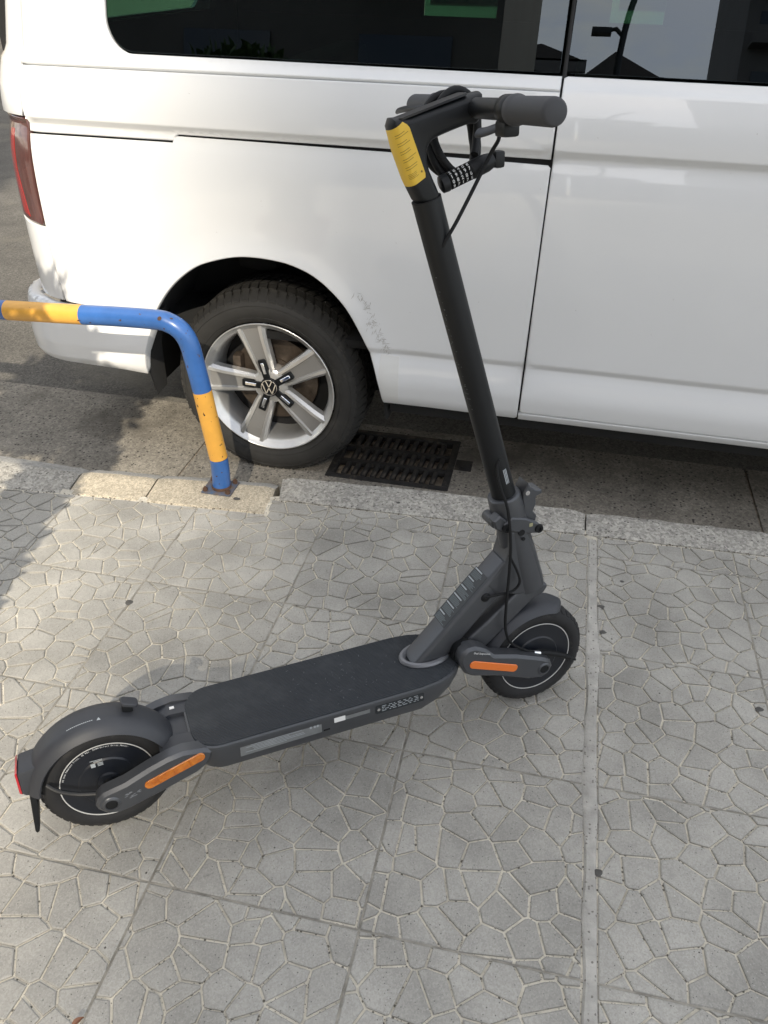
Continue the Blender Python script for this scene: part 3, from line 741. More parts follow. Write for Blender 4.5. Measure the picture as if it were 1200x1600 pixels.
# roof, far side, nose
m = MB()
prof = [(-.0, 1.80, .158), (0, 1.88, .20), (0, 1.94, .30), (0, 1.965, .5), (0, 1.97, .95), (0, 1.965, 1.4), (0, 1.94, 1.6), (0, 1.88, 1.70), (0, 1.80, 1.742)]
secs = [(-.80, 0), (0, 0), (1.2, 0), (2.3, 0), (2.75, .12)]
vs = [(x, y, z-d) for x, d in secs for _, z, y in prof]; n = len(prof); fs = []
for i in range(len(secs)-1): fs += [(i*n+q, i*n+q+1, (i+1)*n+q+1, (i+1)*n+q) for q in range(n-1)]
m.add(vs, fs); m.build('roof', m_white, van, smooth=60)
def box_part(name, c, s, mat, bev=.01):
    m = MB(); m.box(c, s); return m.build(name, mat, van, smooth=35, bevel=bev)
box_part('far_side', (1.1, 1.87, .82), (3.9, .05, .98), m_white)
for (x0, x1) in ((-.80, .18), (.50, .98), (1.20, 2.2)): box_part('far_pillar', ((x0+x1)/2, 1.80, 1.57), (x1-x0, .04, .52), m_liner)
for (x0, x1) in ((.18, .50), (.98, 1.20)): 
    m = MB(); m.box(((x0+x1)/2, 1.82, 1.56), (x1-x0, .004, .50)); m.build('far_glass', m_glass2, van, smooth=0)
box_part('cabin_floor', (1.0, .95, .50), (3.6, 1.76, .03), m_liner)
for (c_, s_) in (((-.775, .95, .92), (.02, 1.6, .80)), ((1.1, 1.80, .92), (3.8, .02, .80)), ((1.1, .95, 1.83), (3.7, 1.5, .02)), ((-.75, .18, 1.5), (.14, .02, .6)), ((-.74, 1.72, 1.5), (.16, .02, .6))):
    box_part('cabin_lining', c_, s_, m_liner, 0)
for sx in (-.1, .95, 1.9):
    box_part('seat_row', (sx, .95, .93), (.16, 1.35, .60), m_liner, .05)
m = MB(); vs = []
nose = [(3.0, .35), (3.55, .38), (3.95, .45), (4.0, .75), (3.85, 1.02), (3.3, 1.18), (2.98, 1.29), (2.6, 1.86)]
vs = [(x, y, z) for y in (.03, 1.87) for x, z in nose]; n = len(nose)
fs = [tuple(range(n)), tuple(range(n, 2*n))]+[(i, i+1, n+i+1, n+i) for i in range(n-1)]
m.add(vs, fs); m.build('nose', m_white, van, smooth=30, bevel=.05)

# ---- wheel
def make_wheel(cx, detail=True):
    m = MB(); m.lathe([(.2335, .0445), (.2310, .0435), (.2285, .0455), (.2255, .053), (.2135, .060), (.205, .075), (.200, .10), (.197, .22), (.235, .25)], 96); wh = m.build('wheel', m_alloy, van, smooth=50); wh.location = (cx, 0, WC.y)
    m = MB()
    prof = [(.236, .070), (.2355, .052), (.243, .045), (.262, .035), (.285, .031), (.303, .036), (.316, .048), (.322, .060), (.327, .080), (.328, .165), (.327, .25), (.318, .28), (.30, .295), (.26, .29), (.235, .27)]
    m.lathe(prof, 120)
    # side wall ridges
    for r_, h in ((.296, .0335), (.254, .0385)):
        m.lathe([(r_-.0015, h), (r_, h-.0016), (r_+.0015, h)], 120)
    NL = 66
    for ri, (ya, yb, hb, sl) in enumerate(((.040, .088, .008, .25), (.095, .138, .0085, .35), (.145, .188, .0085, -.35), (.195, .238, .0085, -.35), (.245, .285, .008, -.25))):
        for q in range(NL):
            a0 = 2*pi*(q+(.5 if ri % 2 else 0))/NL; a1 = a0+2*pi/NL*.74
            def rr_(y): 
                d = min(y, .33-y); return .328 if d > .08 else (.315+(d-.045)*.37 if d > .045 else .310)
            vs = []
            for h in (-.004, hb):
                for (a, y) in ((a0, ya), (a1, ya), (a1, yb), (a0, yb)):
                    aa = a+sl*(y-ya)*2.0; r_ = rr_(y)+h-(.004 if (h > 0 and y in (.040, .285)) else 0); vs.append((r_*cos(aa), y, r_*sin(aa)))
            fs = [(4, 5, 6, 7), (0, 1, 5, 4), (1, 2, 6, 5), (2, 3, 7, 6), (3, 0, 4, 7)]
            # thin sipes: split the block top with a shallow cut
            m.add(vs, fs)
    for v in m.v:
        if v.z < -WC.y+.004: v.z = -WC.y+.004
    m.build('tyre', m_rubber, wh, smooth=32)
    m = MB(); m.lathe([(.2338, .0447), (.2325, .0432), (.2305, .0435), (.2290, .0452)], 96); m.build('rim_edge', m_alloyb, wh, smooth=60)
    m = MB(); m.lathe([(.035, .13), (.075, .13), (.077, .135), (.15, .135), (.15, .16), (.07, .16)], 64); m.build('brake_disc', m_disc, wh, smooth=35)
    m = MB(); m.lathe([(0, .165), (.215, .17)], 48); m.build('hub_back', m_gap, wh, smooth=0)
    m = MB(); m.box((-.128, .125, .04), (.032, .05, .09)); m.build('brake_caliper', m_disc, wh, smooth=30, bevel=.01)
    m = MB(); m.lathe([(0, .066), (.05, .066), (.062, .075), (.068, .11), (.06, .13)], 48); m.build('hub_centre', m_alloy, wh, smooth=40)
    for q in range(5):
        a = rad(177-72*q); ca, sa = cos(a), sin(a)
        def T(rho, t, y): return Vector((rho*ca-t*sa, y, rho*sa+t*ca))
        # cross-section stations: rho, half width, groove half width, face depth
        st = [(.036, .028, .013, .071), (.075, .035, .0175, .066), (.12, .040, .020, .0615), (.17, .0455, .0235, .0565), (.205, .052, .027, .0545), (.222, .055, .0285, .056)]
        mm = MB(); vs = []; fs = []
        for rho, w, g, y in st:
            vs += [T(rho, -w, y+.035), T(rho, -w, y+.010), T(rho, -w*.80, y), T(rho, -g*1.12, y-.0005), T(rho, -g, y+.0065), T(rho, g, y+.0065), T(rho, g*1.12, y-.0005), T(rho, w*.80, y), T(rho, w, y+.010), T(rho, w, y+.035)]
        mi = []
        for i in range(len(st)-1):
            for c in range(9):
                fs.append((i*10+c, i*10+c+1, (i+1)*10+c+1, (i+1)*10+c)); mi.append(1 if c == 4 else (2 if c in (2, 6) else 0))
        fs.append(tuple(range(10))); mi.append(0); fs.append(tuple(range(50, 60))); mi.append(0)
        n0 = len(mm.f); mm.add(vs, fs); mm.m = mi
        sp = mm.build('spoke', [m_alloy, m_alloym, m_alloyb], wh, smooth=25)
        # black insert with a bright bar at the root of the spoke
        mm = MB(); P8 = [(.030, .0125), (.094, .0135), (.099, .011), (.099, -.011), (.094, -.0135), (.030, -.0125)]
        mt = Matrix(((ca, -sa, 0, 0), (0, 0, -1, 0), (sa, ca, 0, 0), (0, 0, 0, 1)))
        mm.prism(P8, mt, -.074, -.0615, inset=.002); mm.build('spoke_insert', m_black, wh, smooth=25)
        mm = MB(); mm.prism(rrect(.048, -.0055, .088, .0055, .002, 3), mt, -.064, -.0595, inset=.0015); mm.build('insert_bar', m_chrome, wh, smooth=25)
    m = MB(); m.lathe([(0, .0560), (.029, .0560), (.0325, .0575), (.034, .070)], 48); cap = m.build('hub_cap', m_black, wh, smooth=40)
    m = MB(); m.lathe([(.0262, .0562), (.0268, .0545), (.0285, .0545), (.0291, .0562)], 48)
    def stroke(p, q, w=.0034):
        p, q = Vector(p), Vector(q); d = (q-p).normalized(); nn_ = Vector((-d.y, d.x))*w/2
        m.add([(v.x, y, v.y) for y in (.0563, .0546) for v in (p-nn_, p+nn_, q+nn_, q-nn_)], [(0, 1, 2, 3), (4, 7, 6, 5), (0, 4, 5, 1), (1, 5, 6, 2), (2, 6, 7, 3), (3, 7, 4, 0)])
    for p, q in (((-.0105, .0240), (-.0008, .0030)), ((.0105, .0240), (.0008, .0030)), ((-.0228, .0128), (-.0105, -.0222)), ((-.0105, -.0222), (0, .0000)), ((0, .0000), (.0105, -.0222)), ((.0105, -.0222), (.0228, .0128))): stroke(p, q)
    m.build('emblem', m_chrome, wh, smooth=30)
    m = MB(); m.tube([(.2, .062, -.115), (.203, .05, -.117)], .004, 8); m.build('valve', m_black, wh)
    return wh
w1 = make_wheel(0.)
w2 = w1.copy(); C.objects.link(w2); w2.location = (3.0, 0, WC.y)
for ch in list(w1.children):
    c = ch.copy(); C.objects.link(c); c.parent = w2
    for g in ch.children:
        d = g.copy(); C.objects.link(d); d.parent = c
# scuffs behind the arch and dirt flecks
rng = random.Random(21); m = MB()
def fleck(m, u, z, L_, w, ang, fn=vmap, off=-.0006):
    c, s = cos(ang), sin(ang); P = [(-L_/2, 0), (0, -w/2), (L_/2, 0), (0, w/2)]
    m.add([fn(u+a*c-b*s, z+a*s+b*c, off) for a, b in P], [(0, 1, 2, 3)])
for _ in range(110):
    t = rng.random()**.8; u = .332+.088*t+rng.gauss(0, .010)*(1.2-t*.6); z = .705-.19*t+rng.gauss(0, .008)
    fleck(m, u, z, rng.uniform(.005, .022), rng.uniform(.0008, .0028), rng.gauss(1.25, .25) if rng.random() < .65 else rng.gauss(-.5, .4))
tag(m.build('scuff_marks', m_scuff, van, smooth=0), kind='stuff')
m = MB()
for _ in range(26): fleck(m, rng.uniform(-.3, 1.35), rng.uniform(.6, 1.24), rng.uniform(.002, .006), rng.uniform(.0008, .002), rng.uniform(0, 3))
tag(m.build('dirt_flecks', m_scuff, van, smooth=0), kind='stuff')

# ================================================================ KICK SCOOTER
SC0 = Vector((-.69992, .83680, 0)); HEAD = rad(33.625); LEAN = rad(-7)
scoot = empty('electric_scooter', SC0, (LEAN, 0, HEAD)); tag(scoot, 'dark grey electric kick scooter with orange side reflectors standing on the pavement', 'scooter')
def S(s, l, z): return Vector((s, -l, z))
NEAR = Vector((0, -1, 0))     # towards the camera side of the scooter
def side_mtx(l): # local (x=s, y=z, z=outward l)
    return Matrix(((1, 0, 0, 0), (0, 0, -1, -l), (0, 1, 0, 0), (0, 0, 0, 1)))
R_W = .125; WBASE = .924
def scoot_wheel(cx, parent):
    m = MB()
    hub = [(0, -.034), (.020, -.034), (.022, -.030), (.052, -.029), (.055, -.0265), (.080, -.0245), (.0885, -.0255), (.0900, -.022), (.0900, .022), (.0885, .0255), (.080, .0245), (.055, .0265), (.052, .029), (.022, .030), (.020, .034), (0, .034)]
    m.lathe(hub, 96); wh = m.build('wheel', m_hub, parent, smooth=30); wh.location = S(cx, 0, R_W)
    m = MB(); prof = [(.088, .024), (.094, .0285), (.104, .030), (.114, .026), (.121, .017), (.1245, .008), (.125, 0)]
    prof = prof+[(r, -h) for r, h in reversed(prof[:-1])]
    m.lathe(prof, 96)
    for q in range(44):     # shoulder tread sipes as raised lugs
        a = 2*pi*q/44
        for sg in (-1, 1):
            vs = []
            for dr in (-.001, .0016):
                for da, h in ((0, .024), (.075, .024), (.10, .013), (.02, .013)):
                    rr_ = .125-((h/.030)**2.6)*.0165+dr; vs.append((rr_*cos(a+da+(.07 if sg < 0 else 0)), sg*h, rr_*sin(a+da+(.07 if sg < 0 else 0))))
            m.add(vs, [(4, 5, 6, 7), (0, 1, 5, 4), (1, 2, 6, 5), (2, 3, 7, 6), (3, 0, 4, 7)])
    m.build('tyre', m_srub, wh, smooth=45)
    m = MB()
    for sg in (-1, 1): m.lathe([(.0855, sg*.0252), (.0858, sg*.0262), (.0872, sg*.0264), (.0876, sg*.0255)], 96)
    m.build('ring_line', m_ring, wh, smooth=50)
    return wh
rw = scoot_wheel(0, scoot)
# ring text on the rear motor
for i, ch in enumerate('10 inch Tubeless Tires. 45 PSI. 500W Direct Drive Motor.'):
    if ch == ' ': continue
    a = rad(162-1.95*i); r_ = .0815
    mt = Matrix.Translation(Vector((r_*cos(a), -.0256, r_*sin(a)))) @ Matrix.Rotation(pi/2, 4, 'X') @ Matrix.Rotation(a-pi/2, 4, 'Z')
    text('motor_lettering', ch, .0046, mt, m_printw, rw, ext=.0001)
m = MB(); mt = Matrix.Translation(Vector((-.012, -.0293, .047))) @ Matrix.Rotation(pi/2, 4, 'X')
for k, (x0, y0, x1, y1) in enumerate(((-.012, .010, .010, .0112), (-.006, .0075, .010, .0085), (-.012, -.005, -.004, .004), (0, .002, .010, .0035), (0, -.001, .010, .0005), (0, -.004, .010, -.0025))):
    m.prism([(x0, y0), (x1, y0), (x1, y1), (x0, y1)], mt, 0, .0002)
m.build('motor_print', m_print, rw, smooth=0)

# ---- deck
def deck_outline(grow=0., s0=.158, s1=.732, w=.092):
    P = []
    for k in range(0, 13):           # rear end, rounded
        a = pi/2+pi*k/12; P.append((s0+.050+(.050+grow)*cos(a)*1.0, (w-.048+(.048+grow)*1.0)*(1 if 0 else 1)*0+0))
    P = []
    r = .055
    for k in range(9): a = pi+pi/2*k/8; P.append((s0+r+(r+grow)*cos(a), -(w-r)+(r+grow)*sin(a)))
    near = [(.62, -w), (.660, -(w-.005)), (.690, -(w-.016)), (.714, -(w-.034)), (.731, -(w-.057)), (s1+.006, -.014)]
    P += [(x+grow*.4, y-grow) for x, y in near]
    P += [(x, -y) for x, y in reversed(P)]
    return P
DZ = .190
top = deck_outline()
m = MB(); n = len(top); rings = [(0., DZ-.003), (.0010, DZ-.007), (.0002, DZ-.014), (-.0015, .160), (-.005, .140), (-.010, .127), (-.022, .119)]
vs = []; fs = []
T0 = [Vector(p) for p in top]
c0 = Vector((.44, 0))
for g, z in [(-.004, DZ-.0012)]+rings:
    for p in T0:
        q = Vector(p); sgn = 1 if q.y > 0 else -1
        dy = min(abs(g), abs(q.y)) if g < 0 else -g
        y = q.y-sgn*dy if abs(q.y) > 1e-6 else 0; x = q.x
        zz = z
        if q.x > .62 and z < DZ-.01:      # nose rises towards the front
            k = min(1, (q.x-.62)/.12); zz = z+(DZ-.012-z)*(k**1.3)*.85
        if q.x < .25 and z < DZ-.017: x = q.x+(.25-q.x)*.10*(DZ-.016-z)/.05
        vs.append((x, y, zz))
nr = len(rings)+1
for r in range(nr-1): fs += [(r*n+i, r*n+(i+1) % n, (r+1)*n+(i+1) % n, (r+1)*n+i) for i in range(n)]
fs.append(tuple(range(n))); fs.append(tuple(range((nr-1)*n, nr*n)))
m.add(vs, fs); deck = m.build('deck', m_scoot, scoot, smooth=28)
m = MB(); P = [Vector(p) for p in top]
m.prism(offset_poly(P, .004), Matrix(), DZ-.0045, DZ+.0012, inset=.0012); mat_o = m.build('deck_mat', m_mat, deck, smooth=20)
# labels on the near side of the deck
SM = side_mtx(.0925)
def side_rect(name, x0, z0, x1, z1, mat, l=.0925, th=.0006, parent=deck, r=.001, tilt=0.):
    mm = MB(); mm.prism(rrect(x0, z0, x1, z1, r, 3), side_mtx(l), -.004, th); return mm.build(name, mat, parent, smooth=0)
rng = random.Random(4)
poly = [(.242, .150), (.404, .152), (.404, .176)]+[(.404-.154*k/14, .1775+rng.uniform(-.0008, .0012)-(.0028*k/14)) for k in range(1, 14)]+[(.243, .173)]
mm = MB(); mm.prism(poly, side_mtx(.0912), -.004, .0006); l1 = mm.build('data_label', m_label, deck, smooth=0)
mm = MB()
for k in range(5): mm.prism(rrect(.25+rng.uniform(0, .02), .157+.0035*k, .32+rng.uniform(0, .06), .1578+.0035*k, .0002, 1), side_mtx(.0912), 0, .0008)
for x0 in (.380, .388, .394): mm.prism(rrect(x0, .168, x0+.004, .173, .0005, 1), side_mtx(.0912), 0, .0008)
mm.build('label_print', m_print, deck, smooth=0)
side_rect('barcode_label', .430, .166, .505, .1845, m_label, .0915)
side_rect('blank_label', .430, .166, .453, .1850, m_labelw, .0915, .0009)
mm = MB(); rng = random.Random(5); x = .458
while x < .500:
    w_ = rng.choice((.0006, .001, .0014)); mm.prism([(x, .176), (x+w_, .176), (x+w_, .181), (x, .181)], side_mtx(.0915), 0, .0008); x += w_+rng.choice((.0006, .0009))
mm.build('barcode', m_blackm, deck, smooth=0)
pl = side_rect('serial_plate', .517, .157, .622, .1785, m_stick, .0915, .0012, r=.003)
mm = MB(); rng = random.Random(6)
for row, z in enumerate((.1735, .1695, .1655, .1615)):
    x = .530
    while x < .608:
        w_ = rng.uniform(.003, .011); mm.prism([(x, z), (min(x+w_, .610), z), (min(x+w_, .610), z+.0013), (x, z+.0013)], side_mtx(.0915), .001, .0015); x += w_+rng.uniform(.002, .007)
mm.build('plate_print', m_print, deck, smooth=0)
for x in (.523, .616):
    mm = MB(); mm.tube([S(x, .0920, .168), S(x, .0942, .168)], .0032, 12); mm.build('screw', m_chrome, deck)
side_rect('charge_port', .408, .150, .421, .160, m_blackm, .0885, .001)
# scuffs on the mat
mm = MB(); rng = random.Random(11)
for _ in range(60):
    s_, l_ = rng.gauss(.47, .07), rng.gauss(.0, .04)
    if abs(l_) > .08 or not .2 < s_ < .62: continue
    L_ = rng.uniform(.002, .010); a = rng.gauss(.9, .5); w_ = rng.uniform(.0003, .0008); z = DZ+.0022
    d = Vector((cos(a), sin(a))); nn = Vector((-d.y, d.x))*w_
    mm.add([(s_, l_, z), (s_+d.x*L_/2+nn.x, l_+d.y*L_/2+nn.y, z), (s_+d.x*L_, l_+d.y*L_, z), (s_+d.x*L_/2-nn.x, l_+d.y*L_/2-nn.y, z)], [(0, 1, 2, 3)])
mm.build('mat_scuffs', pmat('mat_dust', (.13, .145, .155), .8), deck, smooth=0)

# ---- rear swing arms with reflectors
def arm_prism(name, poly, l0, l1, mat, inset=.005, parent=scoot):
    mm = MB(); mm.prism(poly, side_mtx(0), l0, l1, inset=inset); return mm.build(name, mat, parent, smooth=40)
def capsule(p, q, r0, r1, n=10):
    p, q = Vector(p), Vector(q); d = (q-p).normalized(); a = math.atan2(d.y, d.x); P = []
    P += [(q.x+r1*cos(a-pi/2+pi*k/n), q.y+r1*sin(a-pi/2+pi*k/n)) for k in range(n+1)]
    P += [(p.x+r0*cos(a+pi/2+pi*k/n), p.y+r0*sin(a+pi/2+pi*k/n)) for k in range(n+1)]
    return P
rear_arm = [(-.024, .117), (-.027, .128), (-.022, .142), (-.010, .152), (.030, .161), (.075, .180), (.110, .1915), (.140, .1965), (.180, .190), (.195, .182), (.190, .166), (.178, .150), (.160, .138), (.10, .1185), (.030, .0985), (.010, .0955), (-.010, .101)]
for sg in (1, -1):
    la, lb = (.062, .090) if sg > 0 else (-.062, -.090)
    ar = arm_prism('rear_arm', rear_arm, la, lb, m_scoot, .006)
    mm = MB(); mm.tube([S(0, lb-sg*.002, .125), S(0, lb+sg*.0015, .125)], .0105, 20); mm.build('axle_cap', m_blackm, ar, smooth=40, bevel=.0008)
    mm = MB(); mm.lathe([(.0108, .0), (.0115, .0028), (.0145, .0022), (.017, 0)], 24, S(0, lb, .125), (0, -sg, 0)); mm.build('axle_boss', m_scoot, ar)
    if sg > 0:
        mm = MB(); mm.prism(capsule((.072, .1465), (.168, .1765), .0095, .0095, 8), side_mtx(lb), -.002, .0025, inset=.001); rf = mm.build('reflector', m_amber, ar, smooth=30)
        for t in (.2, .47, .74):
            c = Vector((.066+.112*t, .1445+.035*t)); d = Vector((.3, -.954))
            mm = MB(); mm.prism([c+d*.008+Vector((.0007, 0)), c+d*.008-Vector((.0007, 0)), c-d*.008-Vector((.0007, 0)), c-d*.008+Vector((.0007, 0))], side_mtx(lb), .0022, .0030); mm.build('reflector_bar', pmat('amber_dark', (.35, .09, .008), .3), ar, smooth=0)
        # worn mark on the arm
        mm = MB(); rng = random.Random(2)
        for _ in range(16):
            s_, z_ = rng.uniform(.026, .052), .1315+rng.uniform(-.006, .009); w_ = rng.uniform(.0006, .0016); mm.prism([(s_-.003, z_-w_*.3), (s_, z_-w_), (s_+.004, z_+.001), (s_, z_+w_)], side_mtx(lb), 0, .0002)
        mm.build('arm_scratch', pmat('scratch_grey', (.16, .17, .185), .5), ar, smooth=0)
mm = MB(); mm.box((.165, 0, .168), (.10, .150, .030)); rb = mm.build('arm_bridge', m_scootp, scoot, smooth=35, bevel=.008)
mm = MB(); mm.box((.148, 0, .1835), (.016, .178, .004)); 
mm2 = MB(); mm2.tube([S(.0, -.06, .125), S(.0, .06, .125)], .011, 16); mm2.build('axle', m_black, scoot)
# connecting plates at the deck's tail
for sg in (1, -1):
    mm = MB(); mm.prism([(.10, .178), (.13, .192), (.20, .186), (.20, .160), (.11, .160)], side_mtx(0), sg*.030, sg*.072, inset=.003); mm.build('hinge_plate', m_scootp, scoot, smooth=35)
mm = MB(); mm.box((.138, .048, .1925), (.009, .007, .001)); mm.build('hinge_sticker', m_labelw, scoot, smooth=0)

# ---- rear fender with tail light, hook, mud flap
def fender(name, cx, r, a0, a1, w, mat, thick=.0028, flat=.6, n=26, parent=scoot, end_taper=0., skirt=.022):
    mm = MB(); nodes_ = 13
    vs = []; fs = []
    for i in range(n+1):
        t = i/n; a = a0+(a1-a0)*t
        tp = 1.
        if end_taper:
            e = min(1, (1-t)/end_taper) if end_taper > 0 else min(1, t/-end_taper)
            tp = math.sqrt(max(.0, 1-(1-e)**2))*.999+.001
        row_o = []; row_i = []
        for k in range(nodes_):
            v = -1+2*k/(nodes_-1)
            l = w*math.copysign(abs(v)**.85, v)*tp
            dr = -skirt*(abs(v)**3.2)*(.4+.6*tp)
            row_o.append(S(cx+(r+dr)*cos(a), l, R_W+(r+dr)*sin(a))); row_i.append(S(cx+(r+dr-thick)*cos(a), l*(1-thick/w), R_W+(r+dr-thick)*sin(a)))
        vs += row_o+row_i
    st = nodes_*2
    for i in range(n):
        for k in range(nodes_-1):
            a_, b_ = i*st, (i+1)*st
            fs.append((a_+k, a_+k+1, b_+k+1, b_+k)); fs.append((a_+nodes_+k+1, a_+nodes_+k, b_+nodes_+k, b_+nodes_+k+1))
        for k in (0, nodes_-1): fs.append((i*st+k, (i+1)*st+k, (i+1)*st+nodes_+k, i*st+nodes_+k))
    for i in (0, n): fs += [(i*st+k, i*st+k+1, i*st+nodes_+k+1, i*st+nodes_+k) for k in range(nodes_-1)]
    mm.add(vs, fs); return mm.build(name, mat, parent, smooth=50)
rf_ = fender('rear_fender', 0, .143, rad(22), rad(172), .044, m_scootp)
mm = MB(); P = [(-.100, .212), (-.118, .203), (-.140, .200), (-.146, .198), (-.1475, .150), (-.142, .143), (-.128, .142), (-.122, .150), (-.118, .160)]
mm.prism(P, side_mtx(0), -.028, .028); mm.build('light_housing', m_scootp, rf_, smooth=35, bevel=.004)
mm = MB(); mm.prism([(-.1462, .200), (-.1505, .196), (-.152, .152), (-.1474, .147)], side_mtx(0), -.0262, .0262); mm.build('tail_light', m_red, rf_, smooth=30, bevel=.0015)
mm = MB(); P = [(-.137, .145), (-.126, .145), (-.130, .10), (-.136, .062), (-.140, .048), (-.145, .046), (-.147, .052), (-.143, .09)]
mm.prism(P, side_mtx(0), -.027, .027); mm.build('mud_flap', m_black, rf_, smooth=35, bevel=.002)
mm = MB(); hk = Vector((.063, 0, .125+.126)); mm.box((.060, 0, .262), (.020, .014, .018)); mm.build('hook_post', m_black, rf_, smooth=35, bevel=.003)
mm = MB(); mm.prism(rrect(-.016, -.012, .016, .012, .007, 5), frame_mtx(S(.064, 0, .270), (.9, 0, -.4), (.4, 0, .9)), 0, .006, inset=.0015); mm.build('hook_pad', m_scootp, rf_, smooth=35)
# fender print + warning triangle
def fender_pt(a, l, lift=.0006): 
    v = l/.044; dr = -.022*(abs(v)**3.2)
    return S((.143+dr+lift)*cos(a), l, R_W+(.143+dr+lift)*sin(a))
mm = MB()
for k in range(14):
    a0_ = rad(110-1.4*k); a1_ = a0_-rad(1.0); mm.add([fender_pt(a0_, .017), fender_pt(a0_, .0186), fender_pt(a1_, .0186), fender_pt(a1_, .017)], [(0, 1, 2, 3)])
a_ = rad(88); mm.add([fender_pt(a_, .0205), fender_pt(a_-.05, .0205), fender_pt(a_-.025, .0145)], [(0, 1, 2)])
mm.build('fender_print', m_print, rf_, smooth=0)
mm = MB(); mm.tube(smooth_path([S(-.103, .038, .165), S(-.085, .048, .152), S(-.055, .056, .140), S(-.020, .064, .135)], 5), .0042, 8, squash=.6); mm.build('fender_stay', m_black, rf_)

# ---- down tube (rounded box) from deck to head
dirt_ = Vector((cos(rad(45)), 0, sin(rad(45))))
p0 = S(.660, 0, .190); p1 = S(.850, 0, .380)
mm = MB(); fm = frame_mtx(p0, NEAR, dirt_)        # local x = near, y = Z x X
ln = (p1-p0).length
mm.prism(rrect(-.0295, -.0275, .0295, .0275, .0105, 5), fm, -.02, ln); dt = mm.build('down_tube', m_scoot, scoot, smooth=35)
# which local y points up/back? check later: up-back direction
upb = Vector((-sin(rad(45)), 0, cos(rad(45))))
ysgn = 1 if fm.to_3x3().col[1].dot(upb) > 0 else -1
# weld collar on the deck
mm = MB(); pts = []
for k in range(32):
    a = 2*pi*k/32; pts.append(S(.664+.050*cos(a), .034*sin(a), DZ+.003))
mm.tube(pts, .0085, 8, closed=True, squash=.8); mm.build('weld_collar', m_weld, dt)
# big warning label on the tube's upper face
def tube_face(along, across, lift=.0004):   # along from p0, across towards the near side
    return p0+dirt_*along+NEAR*across+upb*(.0275+lift)
fm2 = frame_mtx(p0+upb*.0275, NEAR, upb)      # local x near, local y along?
alongsgn = 1 if fm2.to_3x3().col[1].dot(dirt_) > 0 else -1
A0, A1 = .082, .222
def lab_poly(x0, a0, x1, a1): return [(x0, alongsgn*a0), (x1, alongsgn*a0), (x1, alongsgn*a1), (x0, alongsgn*a1)]
mm = MB(); mm.prism(lab_poly(-.0285, A0, .0215, A1), fm2, -.001, .0005); wl = mm.build('warning_label', m_stick, dt, smooth=0)
mm = MB(); m2 = MB(); rng = random.Random(13)
nblk = 6; bl_ = (A1-A0)/nblk
for k in range(nblk):
    a = A0+bl_*k
    mm.prism(lab_poly(-.026, a+bl_*.80, -.026+rng.uniform(.018, .034), a+bl_*.92), fm2, .0004, .0008)
    for q in range(6):
        aa = a+bl_*(.10+.105*q)
        if rng.random() < .95: m2.prism(lab_poly(-.026+rng.uniform(0, .002), aa, rng.uniform(.002, .017), aa+bl_*.05), fm2, .0004, .0007)
mm.build('label_heading', m_print, dt, smooth=0); m2.build('label_lines', pmat('print_dim', (.12, .145, .155), .6), dt, smooth=0)
# cable grommet
mm = MB(); g0 = p0+dirt_*.187+NEAR*.0295+upb*.003; mm.lathe([(0, .004), (.006, .004), (.0095, .002), (.0105, 0)], 20, g0, NEAR, dirt_); mm.build('cable_grommet', m_blackm, dt)

# ---- head tube / stem axis
def AX(z, ds=0.): return .842-.293*(z-.529)+ds
axd = Vector((-.293, 0, 1)).normalized()
def axp(z, l=0., ds=0.): return S(AX(z)+ds, l, z)
mm = MB(); mm.tube([axp(.312), axp(.33), axp(.40), axp(.455), axp(.47)], [.0365, .037, .0355, .033, .032], 36); 
ht = mm.build('head_tube', m_scoot, scoot, smooth=50)
# gusset blending head tube and down tube
P = [(.770, .300+.020), (.862, .318), (.905, .330), (.902, .40), (.872, .462), (.836, .470), (.828, .440), (.812, .405)]
mm = MB(); mm.prism([(.792, .352), (.834, .398), (.8425, .428), (.838, .470), (.880, .468), (.907, .400), (.932, .320), (.925, .310), (.870, .308), (.835, .322), (.815, .325)], side_mtx(0), -.0305, .0305); mm.build('head_gusset', m_scoot, scoot, smooth=45, bevel=.009, bseg=3)
# collar, hinge, latch
mm = MB(); mm.tube([axp(.466), axp(.472), axp(.505), axp(.540), axp(.543)], [.030, .0345, .0350, .0335, .0305], 36); col = mm.build('stem_collar', m_scoot, scoot, smooth=50, bevel=.001)
mm = MB(); mm.prism([(.826, .478), (.868, .462), (.905, .455), (.912, .468), (.900, .480), (.872, .496), (.84, .505), (.822, .492)], side_mtx(0), .026, .0375, inset=.003); mm.build('clamp_ear', m_scoot, col, smooth=35)
for (s_, z_, r_) in ((.828, .484, .0085), (.902, .467, .0085)):
    mm = MB(); mm.lathe([(0, .001), (r_*.45, .001), (r_*.5, .004), (r_, .004), (r_*1.15, 0)], 20, S(s_, .037, z_), NEAR); mm.build('pivot_bolt', m_blackm, col, smooth=40)
mm = MB(); mm.tube([S(.812, -.018, .492), S(.812, .022, .492)], .012, 18); mm.build('hinge_barrel', m_scoot, col, smooth=40, bevel=.001)
mm = MB(); mm.prism([(.800, .503), (.815, .512), (.840, .488), (.838, .474), (.826, .470), (.806, .484)], side_mtx(0), .010, .034, inset=.003); mm.build('hinge_knuckle', m_scoot, col, smooth=35)
mm = MB()
for (s_, z_, r_) in ((.863, .466, .0075), (.868, .450, .0042)):
    mm.lathe([(0, .0012), (r_*.9, .0012), (r_, .0002)], 20, S(s_, .0368, z_), NEAR)
mm.build('adjust_hole', m_blackm, col, smooth=40)
side = MB(); side.prism(rrect(.879, .476, .887, .484, .001, 2), side_mtx(.0377), 0, .0004); side.build('clamp_sticker', pmat('sticker_olive', (.30, .29, .17), .6), col, smooth=0)
